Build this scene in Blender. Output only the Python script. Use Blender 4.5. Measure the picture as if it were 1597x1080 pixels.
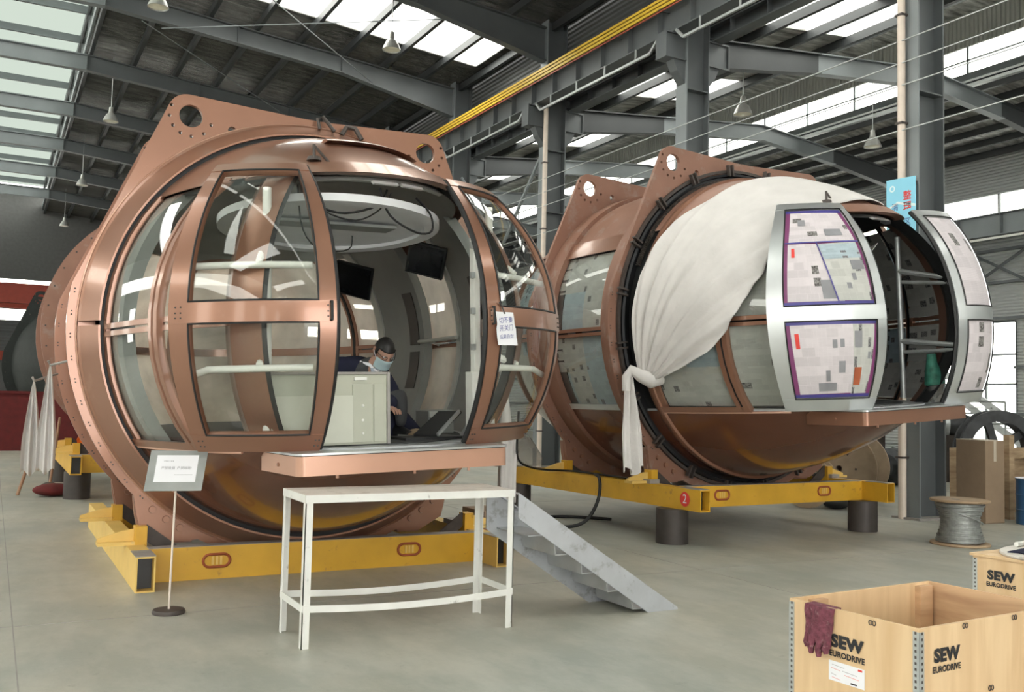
import bpy, bmesh, math, random
from math import sin, cos, tan, pi, sqrt, atan2, acos, radians
from mathutils import Vector, Matrix
random.seed(7)
SC = bpy.context.scene
COL = SC.collection
for _o in list(bpy.data.objects):
    bpy.data.objects.remove(_o)

# ------------------------------------------------------------------ camera
F_PX, PITCH, ROLL, YAW, EYE = 1473.8, radians(3.445), radians(1.293), radians(28.718), 1.6
_fw = Vector((0, cos(PITCH), sin(PITCH))); _r0 = Vector((1, 0, 0)); _u0 = _r0.cross(_fw)
_r = _r0 * cos(ROLL) + _u0 * sin(ROLL); _u = _u0 * cos(ROLL) - _r0 * sin(ROLL)
_Y = Matrix.Rotation(-YAW, 3, 'Z')
_fw, _r, _u = _Y @ _fw, _Y @ _r, _Y @ _u
cam = bpy.data.objects.new('camera', bpy.data.cameras.new('camera'))
COL.objects.link(cam)
cam.data.sensor_width = 36.0
cam.data.lens = F_PX * 36.0 / 1597.0
cam.data.clip_end = 400
cam.matrix_world = Matrix(((_r.x, _u.x, -_fw.x, 0), (_r.y, _u.y, -_fw.y, 0), (_r.z, _u.z, -_fw.z, EYE), (0, 0, 0, 1)))
SC.camera = cam

# ------------------------------------------------------------------ sky (bright overcast) and exposure
world = bpy.data.worlds.new('overcast_sky'); SC.world = world
world.use_nodes = True
_bg = world.node_tree.nodes['Background']
_bg.inputs[0].default_value = (1.0, 0.985, 0.955, 1)
_bg.inputs[1].default_value = 4.5
SC.view_settings.view_transform = 'Standard'
SC.view_settings.look = 'None'
SC.view_settings.gamma = 1.0
SC.view_settings.use_curve_mapping = False
SC.view_settings.exposure = 1.0
SC.cycles.use_denoising = True
SC.cycles.max_bounces = 10
SC.cycles.transparent_max_bounces = 24
SC.cycles.sample_clamp_indirect = 6.0

# ------------------------------------------------------------------ materials
MATS = {}
def _nodes(name):
    m = bpy.data.materials.new(name); m.use_nodes = True
    nt = m.node_tree
    return m, nt, nt.nodes['Principled BSDF']
def mat(name, col, rough=0.5, metal=0.0, var=0.12, scale=6.0, bump=0.0, bscale=40.0, coat=0.0, dirt=None, dscale=3.0, damt=0.45, stretch=(1, 1, 1), spec=0.5, emit=0.0):
    """procedural paint/plastic/metal: base colour with soft noise, optional dirt patches and fine relief"""
    m, nt, b = _nodes(name)
    N, L = nt.nodes, nt.links
    tc = N.new('ShaderNodeTexCoord'); mp = N.new('ShaderNodeMapping')
    mp.inputs['Scale'].default_value = stretch
    L.new(tc.outputs['Object'], mp.inputs[0])
    nz = N.new('ShaderNodeTexNoise'); nz.inputs['Scale'].default_value = scale; nz.inputs['Detail'].default_value = 4
    L.new(mp.outputs[0], nz.inputs['Vector'])
    rp = N.new('ShaderNodeValToRGB')
    rp.color_ramp.elements[0].position = 0.3; rp.color_ramp.elements[1].position = 0.7
    rp.color_ramp.elements[0].color = (*[c * (1 - var) for c in col], 1)
    rp.color_ramp.elements[1].color = (*[min(1, c * (1 + var)) for c in col], 1)
    L.new(nz.outputs['Fac'], rp.inputs[0])
    out = rp.outputs[0]
    if dirt:
        n2 = N.new('ShaderNodeTexNoise'); n2.inputs['Scale'].default_value = dscale; n2.inputs['Detail'].default_value = 8; n2.inputs['Roughness'].default_value = 0.65
        L.new(mp.outputs[0], n2.inputs['Vector'])
        r2 = N.new('ShaderNodeValToRGB')
        r2.color_ramp.elements[0].position = damt; r2.color_ramp.elements[0].color = (0, 0, 0, 1)
        r2.color_ramp.elements[1].position = min(1, damt + 0.16); r2.color_ramp.elements[1].color = (1, 1, 1, 1)
        L.new(n2.outputs['Fac'], r2.inputs[0])
        mx = N.new('ShaderNodeMix'); mx.data_type = 'RGBA'
        L.new(r2.outputs[0], mx.inputs[0]); L.new(out, mx.inputs[6]); mx.inputs[7].default_value = (*dirt, 1)
        out = mx.outputs[2]
    L.new(out, b.inputs['Base Color'])
    b.inputs['Roughness'].default_value = rough; b.inputs['Metallic'].default_value = metal
    b.inputs['Coat Weight'].default_value = coat; b.inputs['Coat Roughness'].default_value = 0.08
    b.inputs['Specular IOR Level'].default_value = spec
    if bump:
        n3 = N.new('ShaderNodeTexNoise'); n3.inputs['Scale'].default_value = bscale; n3.inputs['Detail'].default_value = 5
        L.new(mp.outputs[0], n3.inputs['Vector'])
        bp = N.new('ShaderNodeBump'); bp.inputs['Strength'].default_value = bump; bp.inputs['Distance'].default_value = 0.02
        L.new(n3.outputs['Fac'], bp.inputs['Height']); L.new(bp.outputs[0], b.inputs['Normal'])
    if emit:
        b.inputs['Emission Color'].default_value = (*col, 1); b.inputs['Emission Strength'].default_value = emit
    MATS[name] = m
    return m
def glass_mat(name, tint=(0.9, 0.93, 0.92), refl=1.0, haze=0.0, haze_col=(0.6, 0.58, 0.52)):
    """thin pane: clear transmission with Fresnel mirror, optional film haze"""
    m = bpy.data.materials.new(name); m.use_nodes = True
    nt = m.node_tree; N, L = nt.nodes, nt.links
    N.clear()
    o = N.new('ShaderNodeOutputMaterial'); tr = N.new('ShaderNodeBsdfTransparent'); tr.inputs[0].default_value = (*tint, 1)
    gl = N.new('ShaderNodeBsdfGlossy'); gl.inputs['Roughness'].default_value = 0.015; gl.inputs[0].default_value = (refl, refl, refl, 1)
    lw = N.new('ShaderNodeLayerWeight'); lw.inputs[0].default_value = 0.5       # Schlick mirror term, the same from both sides
    pw = N.new('ShaderNodeMath'); pw.operation = 'POWER'; pw.inputs[1].default_value = 5.0; L.new(lw.outputs['Facing'], pw.inputs[0])
    fr = N.new('ShaderNodeMath'); fr.operation = 'MULTIPLY_ADD'; fr.inputs[1].default_value = 0.9; fr.inputs[2].default_value = 0.055; L.new(pw.outputs[0], fr.inputs[0])
    mx = N.new('ShaderNodeMixShader'); L.new(fr.outputs[0], mx.inputs[0])
    base = tr.outputs[0]
    if haze:
        df = N.new('ShaderNodeBsdfDiffuse'); df.inputs[0].default_value = (*haze_col, 1)
        tl = N.new('ShaderNodeBsdfTranslucent'); tl.inputs[0].default_value = (*haze_col, 1)
        m1 = N.new('ShaderNodeMixShader'); m1.inputs[0].default_value = 0.5
        L.new(df.outputs[0], m1.inputs[1]); L.new(tl.outputs[0], m1.inputs[2])
        tc = N.new('ShaderNodeTexCoord'); nz = N.new('ShaderNodeTexNoise'); nz.inputs['Scale'].default_value = 2.2; nz.inputs['Detail'].default_value = 5
        L.new(tc.outputs['Object'], nz.inputs['Vector'])
        mr = N.new('ShaderNodeMapRange'); mr.inputs[1].default_value = 0.3; mr.inputs[2].default_value = 0.7
        mr.inputs[3].default_value = haze * 0.75; mr.inputs[4].default_value = min(1, haze * 1.25)
        L.new(nz.outputs['Fac'], mr.inputs[0])
        m2 = N.new('ShaderNodeMixShader'); L.new(mr.outputs[0], m2.inputs[0])
        L.new(tr.outputs[0], m2.inputs[1]); L.new(m1.outputs[0], m2.inputs[2])
        base = m2.outputs[0]
    L.new(base, mx.inputs[1]); L.new(gl.outputs[0], mx.inputs[2]); L.new(mx.outputs[0], o.inputs[0])
    MATS[name] = m
    return m
def translucent_mat(name, col, clear=0.3):
    m = bpy.data.materials.new(name); m.use_nodes = True
    nt = m.node_tree; N, L = nt.nodes, nt.links
    N.clear()
    o = N.new('ShaderNodeOutputMaterial'); tr = N.new('ShaderNodeBsdfTransparent'); tr.inputs[0].default_value = (*col, 1)
    tl = N.new('ShaderNodeBsdfTranslucent'); tl.inputs[0].default_value = (*col, 1)
    mx = N.new('ShaderNodeMixShader'); mx.inputs[0].default_value = 1 - clear
    L.new(tr.outputs[0], mx.inputs[1]); L.new(tl.outputs[0], mx.inputs[2]); L.new(mx.outputs[0], o.inputs[0])
    MATS[name] = m
    return m
def foil_mat(name, col, rough=0.38, metal=0.55):
    """wrinkled silver insulation foil on the underside of the roof"""
    m, nt, b = _nodes(name); N, L = nt.nodes, nt.links
    tc = N.new('ShaderNodeTexCoord'); mp = N.new('ShaderNodeMapping'); mp.inputs['Scale'].default_value = (0.8, 4.2, 1.0)
    L.new(tc.outputs['Object'], mp.inputs[0])
    nz = N.new('ShaderNodeTexNoise'); nz.inputs['Scale'].default_value = 1.5; nz.inputs['Detail'].default_value = 7; nz.inputs['Roughness'].default_value = 0.62
    L.new(mp.outputs[0], nz.inputs['Vector'])
    bp = N.new('ShaderNodeBump'); bp.inputs['Strength'].default_value = 1.0; bp.inputs['Distance'].default_value = 0.4
    L.new(nz.outputs['Fac'], bp.inputs['Height']); L.new(bp.outputs[0], b.inputs['Normal'])
    cr_ = N.new('ShaderNodeValToRGB'); cr_.color_ramp.elements[0].position = 0.36; cr_.color_ramp.elements[1].position = 0.68  # noise tones in the base colour imitate light glancing off crinkled foil
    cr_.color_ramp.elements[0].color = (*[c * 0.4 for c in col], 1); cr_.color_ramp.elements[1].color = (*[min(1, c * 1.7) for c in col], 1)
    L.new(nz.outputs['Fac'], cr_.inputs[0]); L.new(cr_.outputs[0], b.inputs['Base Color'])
    b.inputs['Roughness'].default_value = rough; b.inputs['Metallic'].default_value = metal
    MATS[name] = m
    return m
def siding_mat(name, col, axis='Z', freq=5.0, rough=0.55):
    """profiled sheet: wave relief"""
    m, nt, b = _nodes(name); N, L = nt.nodes, nt.links
    tc = N.new('ShaderNodeTexCoord'); wv = N.new('ShaderNodeTexWave'); wv.wave_type = 'BANDS'; wv.bands_direction = axis
    wv.inputs['Scale'].default_value = freq
    L.new(tc.outputs['Object'], wv.inputs['Vector'])
    bp = N.new('ShaderNodeBump'); bp.inputs['Strength'].default_value = 0.8; bp.inputs['Distance'].default_value = 0.05
    L.new(wv.outputs['Fac'], bp.inputs['Height']); L.new(bp.outputs[0], b.inputs['Normal'])
    b.inputs['Base Color'].default_value = (*col, 1); b.inputs['Roughness'].default_value = rough
    MATS[name] = m
    return m
def floor_mat():
    m, nt, b = _nodes('concrete_floor'); N, L = nt.nodes, nt.links
    tc = N.new('ShaderNodeTexCoord')
    def noise(sc, det, ro=0.6, st=(1, 1, 1)):
        mp = N.new('ShaderNodeMapping'); mp.inputs['Scale'].default_value = st
        L.new(tc.outputs['Object'], mp.inputs[0])
        n = N.new('ShaderNodeTexNoise'); n.inputs['Scale'].default_value = sc; n.inputs['Detail'].default_value = det; n.inputs['Roughness'].default_value = ro
        L.new(mp.outputs[0], n.inputs['Vector']); return n.outputs['Fac']
    def ramp(f, a, b_, ca, cb):
        r = N.new('ShaderNodeValToRGB'); r.color_ramp.elements[0].position = a; r.color_ramp.elements[1].position = b_
        r.color_ramp.elements[0].color = (*ca, 1); r.color_ramp.elements[1].color = (*cb, 1); L.new(f, r.inputs[0]); return r.outputs[0]
    c1 = ramp(noise(0.35, 4), 0.35, 0.65, (0.40, 0.41, 0.37), (0.50, 0.465, 0.385))
    c2 = ramp(noise(2.2, 8, 0.7, (1, 0.45, 1)), 0.42, 0.62, (0.72, 0.75, 0.74), (1, 1, 1))
    mx = N.new('ShaderNodeMix'); mx.data_type = 'RGBA'; mx.blend_type = 'MULTIPLY'; mx.inputs[0].default_value = 0.75
    L.new(c1, mx.inputs[6]); L.new(c2, mx.inputs[7])
    c3 = ramp(noise(5.5, 9, 0.75), 0.60, 0.72, (1, 1, 1), (0.62, 0.62, 0.58))
    m2 = N.new('ShaderNodeMix'); m2.data_type = 'RGBA'; m2.blend_type = 'MULTIPLY'; m2.inputs[0].default_value = 0.8
    L.new(mx.outputs[2], m2.inputs[6]); L.new(c3, m2.inputs[7])
    L.new(m2.outputs[2], b.inputs['Base Color'])
    rr = N.new('ShaderNodeMapRange'); rr.inputs[3].default_value = 0.3; rr.inputs[4].default_value = 0.55
    L.new(noise(1.5, 6), rr.inputs[0]); L.new(rr.outputs[0], b.inputs['Roughness'])
    bp = N.new('ShaderNodeBump'); bp.inputs['Strength'].default_value = 0.12; bp.inputs['Distance'].default_value = 0.01
    L.new(noise(18, 6), bp.inputs['Height']); L.new(bp.outputs[0], b.inputs['Normal'])
    MATS['concrete_floor'] = m
def wood_mat(name, col, dark, grain=(1, 1, 9), rough=0.6, knots=True):
    m, nt, b = _nodes(name); N, L = nt.nodes, nt.links
    tc = N.new('ShaderNodeTexCoord'); mp = N.new('ShaderNodeMapping'); mp.inputs['Scale'].default_value = grain
    L.new(tc.outputs['Object'], mp.inputs[0])
    nz = N.new('ShaderNodeTexNoise'); nz.inputs['Scale'].default_value = 3.0; nz.inputs['Detail'].default_value = 7; nz.inputs['Distortion'].default_value = 0.6
    L.new(mp.outputs[0], nz.inputs['Vector'])
    rp = N.new('ShaderNodeValToRGB'); rp.color_ramp.elements[0].position = 0.3; rp.color_ramp.elements[1].position = 0.66
    rp.color_ramp.elements[0].color = (*dark, 1); rp.color_ramp.elements[1].color = (*col, 1)
    L.new(nz.outputs['Fac'], rp.inputs[0]); L.new(rp.outputs[0], b.inputs['Base Color'])
    b.inputs['Roughness'].default_value = rough
    MATS[name] = m
def newsprint_mat(name, paper, ink, sc=1.0):
    """newspaper page: columns of fine text lines with random dark picture blocks"""
    m, nt, b = _nodes(name); N, L = nt.nodes, nt.links
    uv = N.new('ShaderNodeTexCoord'); oi = N.new('ShaderNodeObjectInfo')
    ad = N.new('ShaderNodeVectorMath'); ad.operation = 'MULTIPLY_ADD'
    L.new(oi.outputs['Random'], ad.inputs[0]); ad.inputs[1].default_value = (0, 0, 40)
    L.new(uv.outputs['UV'], ad.inputs[2])
    br = N.new('ShaderNodeTexBrick'); br.inputs['Scale'].default_value = 10 * sc; br.inputs['Row Height'].default_value = 0.10; br.inputs['Brick Width'].default_value = 1.5
    br.inputs['Mortar Size'].default_value = 0.035; br.inputs['Color1'].default_value = (0.42, 0.42, 0.42, 1); br.inputs['Color2'].default_value = (0.62, 0.62, 0.62, 1); br.inputs['Mortar'].default_value = (1, 1, 1, 1)
    L.new(uv.outputs['UV'], br.inputs['Vector'])
    vo = N.new('ShaderNodeTexVoronoi'); vo.feature = 'F1'; vo.distance = 'CHEBYCHEV'; vo.inputs['Scale'].default_value = 4.5 * sc; vo.inputs['Randomness'].default_value = 0.55
    L.new(ad.outputs[0], vo.inputs['Vector'])
    sp = N.new('ShaderNodeSeparateColor'); L.new(vo.outputs['Color'], sp.inputs[0])
    g = N.new('ShaderNodeMath'); g.operation = 'GREATER_THAN'; g.inputs[1].default_value = 0.80; L.new(sp.outputs[0], g.inputs[0])
    d = N.new('ShaderNodeMath'); d.operation = 'LESS_THAN'; d.inputs[1].default_value = 0.33; L.new(vo.outputs['Distance'], d.inputs[0])
    mu = N.new('ShaderNodeMath'); mu.operation = 'MULTIPLY'; L.new(g.outputs[0], mu.inputs[0]); L.new(d.outputs[0], mu.inputs[1])
    cb = N.new('ShaderNodeTexBrick'); cb.inputs['Scale'].default_value = 3.1 * sc; cb.inputs['Row Height'].default_value = 0.42; cb.inputs['Brick Width'].default_value = 0.62; cb.offset = 0.37
    cb.inputs['Mortar Size'].default_value = 0.012; cb.inputs['Color1'].default_value = (0.66, 0.66, 0.67, 1); cb.inputs['Color2'].default_value = (1, 1, 1, 1); cb.inputs['Mortar'].default_value = (0.9, 0.9, 0.9, 1)
    L.new(ad.outputs[0], cb.inputs['Vector'])
    t0 = N.new('ShaderNodeMix'); t0.data_type = 'RGBA'; t0.blend_type = 'MULTIPLY'; t0.inputs[0].default_value = 0.55
    t0.inputs[6].default_value = (*paper, 1); L.new(cb.outputs['Color'], t0.inputs[7])
    tx = N.new('ShaderNodeMix'); tx.data_type = 'RGBA'; tx.blend_type = 'MULTIPLY'; tx.inputs[0].default_value = 0.5
    L.new(t0.outputs[2], tx.inputs[6]); L.new(br.outputs['Color'], tx.inputs[7])
    nz = N.new('ShaderNodeTexNoise'); nz.inputs['Scale'].default_value = 30; L.new(ad.outputs[0], nz.inputs['Vector'])
    pr = N.new('ShaderNodeValToRGB'); pr.color_ramp.elements[0].color = (*ink, 1); pr.color_ramp.elements[1].color = (0.35, 0.34, 0.33, 1)
    pr.color_ramp.elements[0].position = 0.35; pr.color_ramp.elements[1].position = 0.7
    L.new(nz.outputs['Fac'], pr.inputs[0])
    mx = N.new('ShaderNodeMix'); mx.data_type = 'RGBA'; L.new(mu.outputs[0], mx.inputs[0]); L.new(tx.outputs[2], mx.inputs[6]); L.new(pr.outputs[0], mx.inputs[7])
    L.new(mx.outputs[2], b.inputs['Base Color']); b.inputs['Roughness'].default_value = 0.8
    MATS[name] = m

floor_mat()
mat('copper', (0.305, 0.155, 0.102), rough=0.28, metal=0.45, var=0.05, scale=2.5, coat=0.35, dirt=(0.36, 0.2, 0.14), dscale=5, damt=0.62)
mat('copper_dusty', (0.285, 0.15, 0.106), rough=0.5, metal=0.25, var=0.08, scale=3, dirt=(0.33, 0.24, 0.2), dscale=4, damt=0.55)
mat('copper_shaded', (0.17, 0.066, 0.04), rough=0.25, metal=0.4, var=0.06, scale=2, coat=0.5)  # cabin copper darkened, underside shade put into the colour
mat('copper_pale', (0.56, 0.32, 0.23), rough=0.32, metal=0.35, var=0.05, scale=2, coat=0.3)
mat('black_rubber', (0.012, 0.012, 0.013), rough=0.55)
mat('bearing_black', (0.016, 0.017, 0.02), rough=0.35, metal=0.3)
mat('aluminium', (0.62, 0.64, 0.65), rough=0.3, metal=0.75, var=0.06, scale=3)
mat('white_paint', (0.78, 0.78, 0.74), rough=0.35, var=0.04)
mat('white_paint_chipped', (0.72, 0.72, 0.69), rough=0.42, var=0.05, dirt=(0.12, 0.1, 0.09), dscale=13, damt=0.63)
mat('table_top_white', (0.62, 0.58, 0.53), rough=0.5, var=0.08, dirt=(0.4, 0.35, 0.31), dscale=9, damt=0.54)
mat('plate_grey', (0.40, 0.41, 0.42), rough=0.42, metal=0.35, var=0.1, scale=4)
mat('ramp_grey', (0.50, 0.52, 0.56), rough=0.42, metal=0.3, var=0.1, scale=4, dirt=(0.22, 0.21, 0.2), dscale=6, damt=0.55)
mat('yellow_paint', (0.66, 0.37, 0.03), rough=0.42, var=0.1, scale=3, dirt=(0.25, 0.12, 0.05), dscale=8, damt=0.62)
mat('yellow_pale', (0.74, 0.5, 0.14), rough=0.5, var=0.06, dirt=(0.5, 0.4, 0.25), dscale=6, damt=0.6)
mat('rust_red', (0.36, 0.09, 0.035), rough=0.6, var=0.15)
mat('steel_dusty', (0.33, 0.31, 0.29), rough=0.6, metal=0.2, var=0.12)
mat('dark_iron', (0.075, 0.062, 0.056), rough=0.55, metal=0.3, var=0.2, scale=10)
mat('pipe_dark', (0.062, 0.052, 0.048), rough=0.5, metal=0.3, var=0.15, scale=7)
mat('steel_grey', (0.105, 0.115, 0.12), rough=0.45, metal=0.15, var=0.08, scale=1.5)
mat('steel_grey_light', (0.20, 0.22, 0.23), rough=0.45, metal=0.15, var=0.08, scale=1.5)
mat('steel_roof', (0.045, 0.049, 0.052), rough=0.5, metal=0.15, var=0.08, scale=1.5)
mat('galvanised', (0.46, 0.48, 0.48), rough=0.4, metal=0.5, var=0.1, scale=8)
mat('conductor_yellow', (0.72, 0.47, 0.05), rough=0.4, var=0.05)
mat('conductor_red', (0.35, 0.08, 0.04), rough=0.5)
mat('pipe_cream', (0.70, 0.60, 0.52), rough=0.45, var=0.05)
mat('interior_grey', (0.27, 0.285, 0.275), rough=0.5, var=0.04)
mat('interior_light', (0.52, 0.54, 0.51), rough=0.45, var=0.04)
mat('interior_dark', (0.02, 0.021, 0.022), rough=0.4)
mat('floor_mat_dark', (0.035, 0.037, 0.037), rough=0.7, var=0.2, bump=0.3)
mat('ceiling_white', (0.72, 0.73, 0.76), rough=0.5, var=0.03)
mat('screen_black', (0.012, 0.013, 0.016), rough=0.12)
mat('cabinet_beige', (0.45, 0.46, 0.38), rough=0.42, var=0.03)
mat('cabinet_pale', (0.56, 0.57, 0.49), rough=0.42, var=0.03)
mat('cloth_white', (0.65, 0.625, 0.61), rough=0.85, var=0.05, scale=4, bump=0.25, bscale=22)
mat('navy_cloth', (0.012, 0.014, 0.035), rough=0.9, var=0.25, scale=9)
mat('grey_trousers', (0.06, 0.062, 0.065), rough=0.9, var=0.15)
mat('skin', (0.46, 0.26, 0.19), rough=0.55, var=0.06)
mat('hair_black', (0.012, 0.010, 0.010), rough=0.5)
mat('mask_blue', (0.48, 0.62, 0.66), rough=0.8, var=0.05)
mat('shirt_blue', (0.42, 0.48, 0.56), rough=0.85)
mat('paper_white', (0.80, 0.80, 0.84), rough=0.7, var=0.02)
mat('ink_black', (0.015, 0.015, 0.018), rough=0.6)
mat('ink_grey', (0.25, 0.25, 0.27), rough=0.6)
mat('ink_red', (0.70, 0.05, 0.04), rough=0.6)
mat('ink_blue', (0.05, 0.06, 0.28), rough=0.6)
mat('plum_tape', (0.22, 0.05, 0.16), rough=0.45, var=0.12)
mat('blue_tape', (0.07, 0.06, 0.27), rough=0.45, var=0.12)
mat('sign_metal', (0.24, 0.25, 0.24), rough=0.45, metal=0.4, var=0.12)
mat('maroon_knit', (0.16, 0.045, 0.065), rough=0.95, var=0.35, scale=45, bump=0.7, bscale=60, dirt=(0.32, 0.2, 0.2), dscale=38, damt=0.58)
mat('cardboard', (0.27, 0.19, 0.125), rough=0.8, var=0.06)
mat('cardboard_pale', (0.52, 0.45, 0.36), rough=0.85, var=0.05)
mat('blue_drum', (0.025, 0.10, 0.23), rough=0.4, var=0.1)
mat('red_cloth', (0.10, 0.006, 0.006), rough=0.8, var=0.2)
mat('orange_cloth', (0.80, 0.20, 0.02), rough=0.8, var=0.15)
mat('red_crane', (0.32, 0.04, 0.02), rough=0.5, var=0.08)
mat('dark_wrap', (0.016, 0.02, 0.018), rough=0.75, var=0.2, bump=0.3)
mat('banner_blue', (0.26, 0.62, 0.80), rough=0.6, var=0.08, scale=0.8)
mat('banner_white', (0.75, 0.86, 0.9), rough=0.6)
mat('machine_dark', (0.05, 0.052, 0.055), rough=0.5, metal=0.4, var=0.25, scale=6)
mat('wire_rope', (0.30, 0.31, 0.30), rough=0.45, metal=0.5, var=0.2, scale=20)
mat('drum_ply', (0.38, 0.29, 0.2), rough=0.75, var=0.12)
mat('lamp_shade', (0.42, 0.42, 0.40), rough=0.35, metal=0.3)
mat('lamp_lens', (0.80, 0.76, 0.62), rough=0.4)
mat('green_wrap', (0.05, 0.22, 0.16), rough=0.6, var=0.4, scale=12)
mat('end_wall_grey', (0.10, 0.10, 0.10), rough=0.7, var=0.1)
mat('led_tube', (0.9, 0.9, 0.9), rough=0.3)
wood_mat('plywood', (0.72, 0.52, 0.31), (0.60, 0.40, 0.22), (4, 4, 0.5))
wood_mat('plywood_inner', (0.66, 0.44, 0.26), (0.42, 0.25, 0.14), (0.7, 0.7, 4))
wood_mat('pallet_wood', (0.44, 0.32, 0.2), (0.26, 0.17, 0.1), (1, 1, 6))
wood_mat('pole_wood', (0.36, 0.2, 0.12), (0.22, 0.11, 0.06), (6, 6, 1))
newsprint_mat('newsprint', (0.60, 0.60, 0.57), (0.05, 0.05, 0.06))
newsprint_mat('newsprint_pink', (0.74, 0.68, 0.71), (0.06, 0.05, 0.05))
newsprint_mat('newsprint_blue', (0.46, 0.56, 0.62), (0.05, 0.05, 0.08))
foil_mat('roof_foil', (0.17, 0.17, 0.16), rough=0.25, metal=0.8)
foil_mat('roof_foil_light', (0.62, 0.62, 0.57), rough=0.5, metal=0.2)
siding_mat('siding', (0.42, 0.44, 0.43), 'Z', 3.2)
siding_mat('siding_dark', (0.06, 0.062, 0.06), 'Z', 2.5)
siding_mat('siding_vertical', (0.45, 0.46, 0.43), 'Y', 2.5)
glass_mat('cabin_glass', (0.86, 0.88, 0.86))
glass_mat('filmed_glass', (0.86, 0.82, 0.76), haze=0.7, haze_col=(0.95, 0.87, 0.77))
glass_mat('dusty_glass', (0.85, 0.87, 0.85), haze=0.10, haze_col=(0.6, 0.6, 0.57))
glass_mat('skylight_sheet', (0.95, 0.96, 0.93), refl=0.3)
glass_mat('plastic_film', (0.85, 0.85, 0.84), haze=0.35, haze_col=(0.6, 0.58, 0.55))
translucent_mat('rooflight_sheet', (0.86, 0.87, 0.82), clear=0.12)
translucent_mat('monitor_sheet', (0.27, 0.29, 0.275), clear=0.12)

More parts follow.
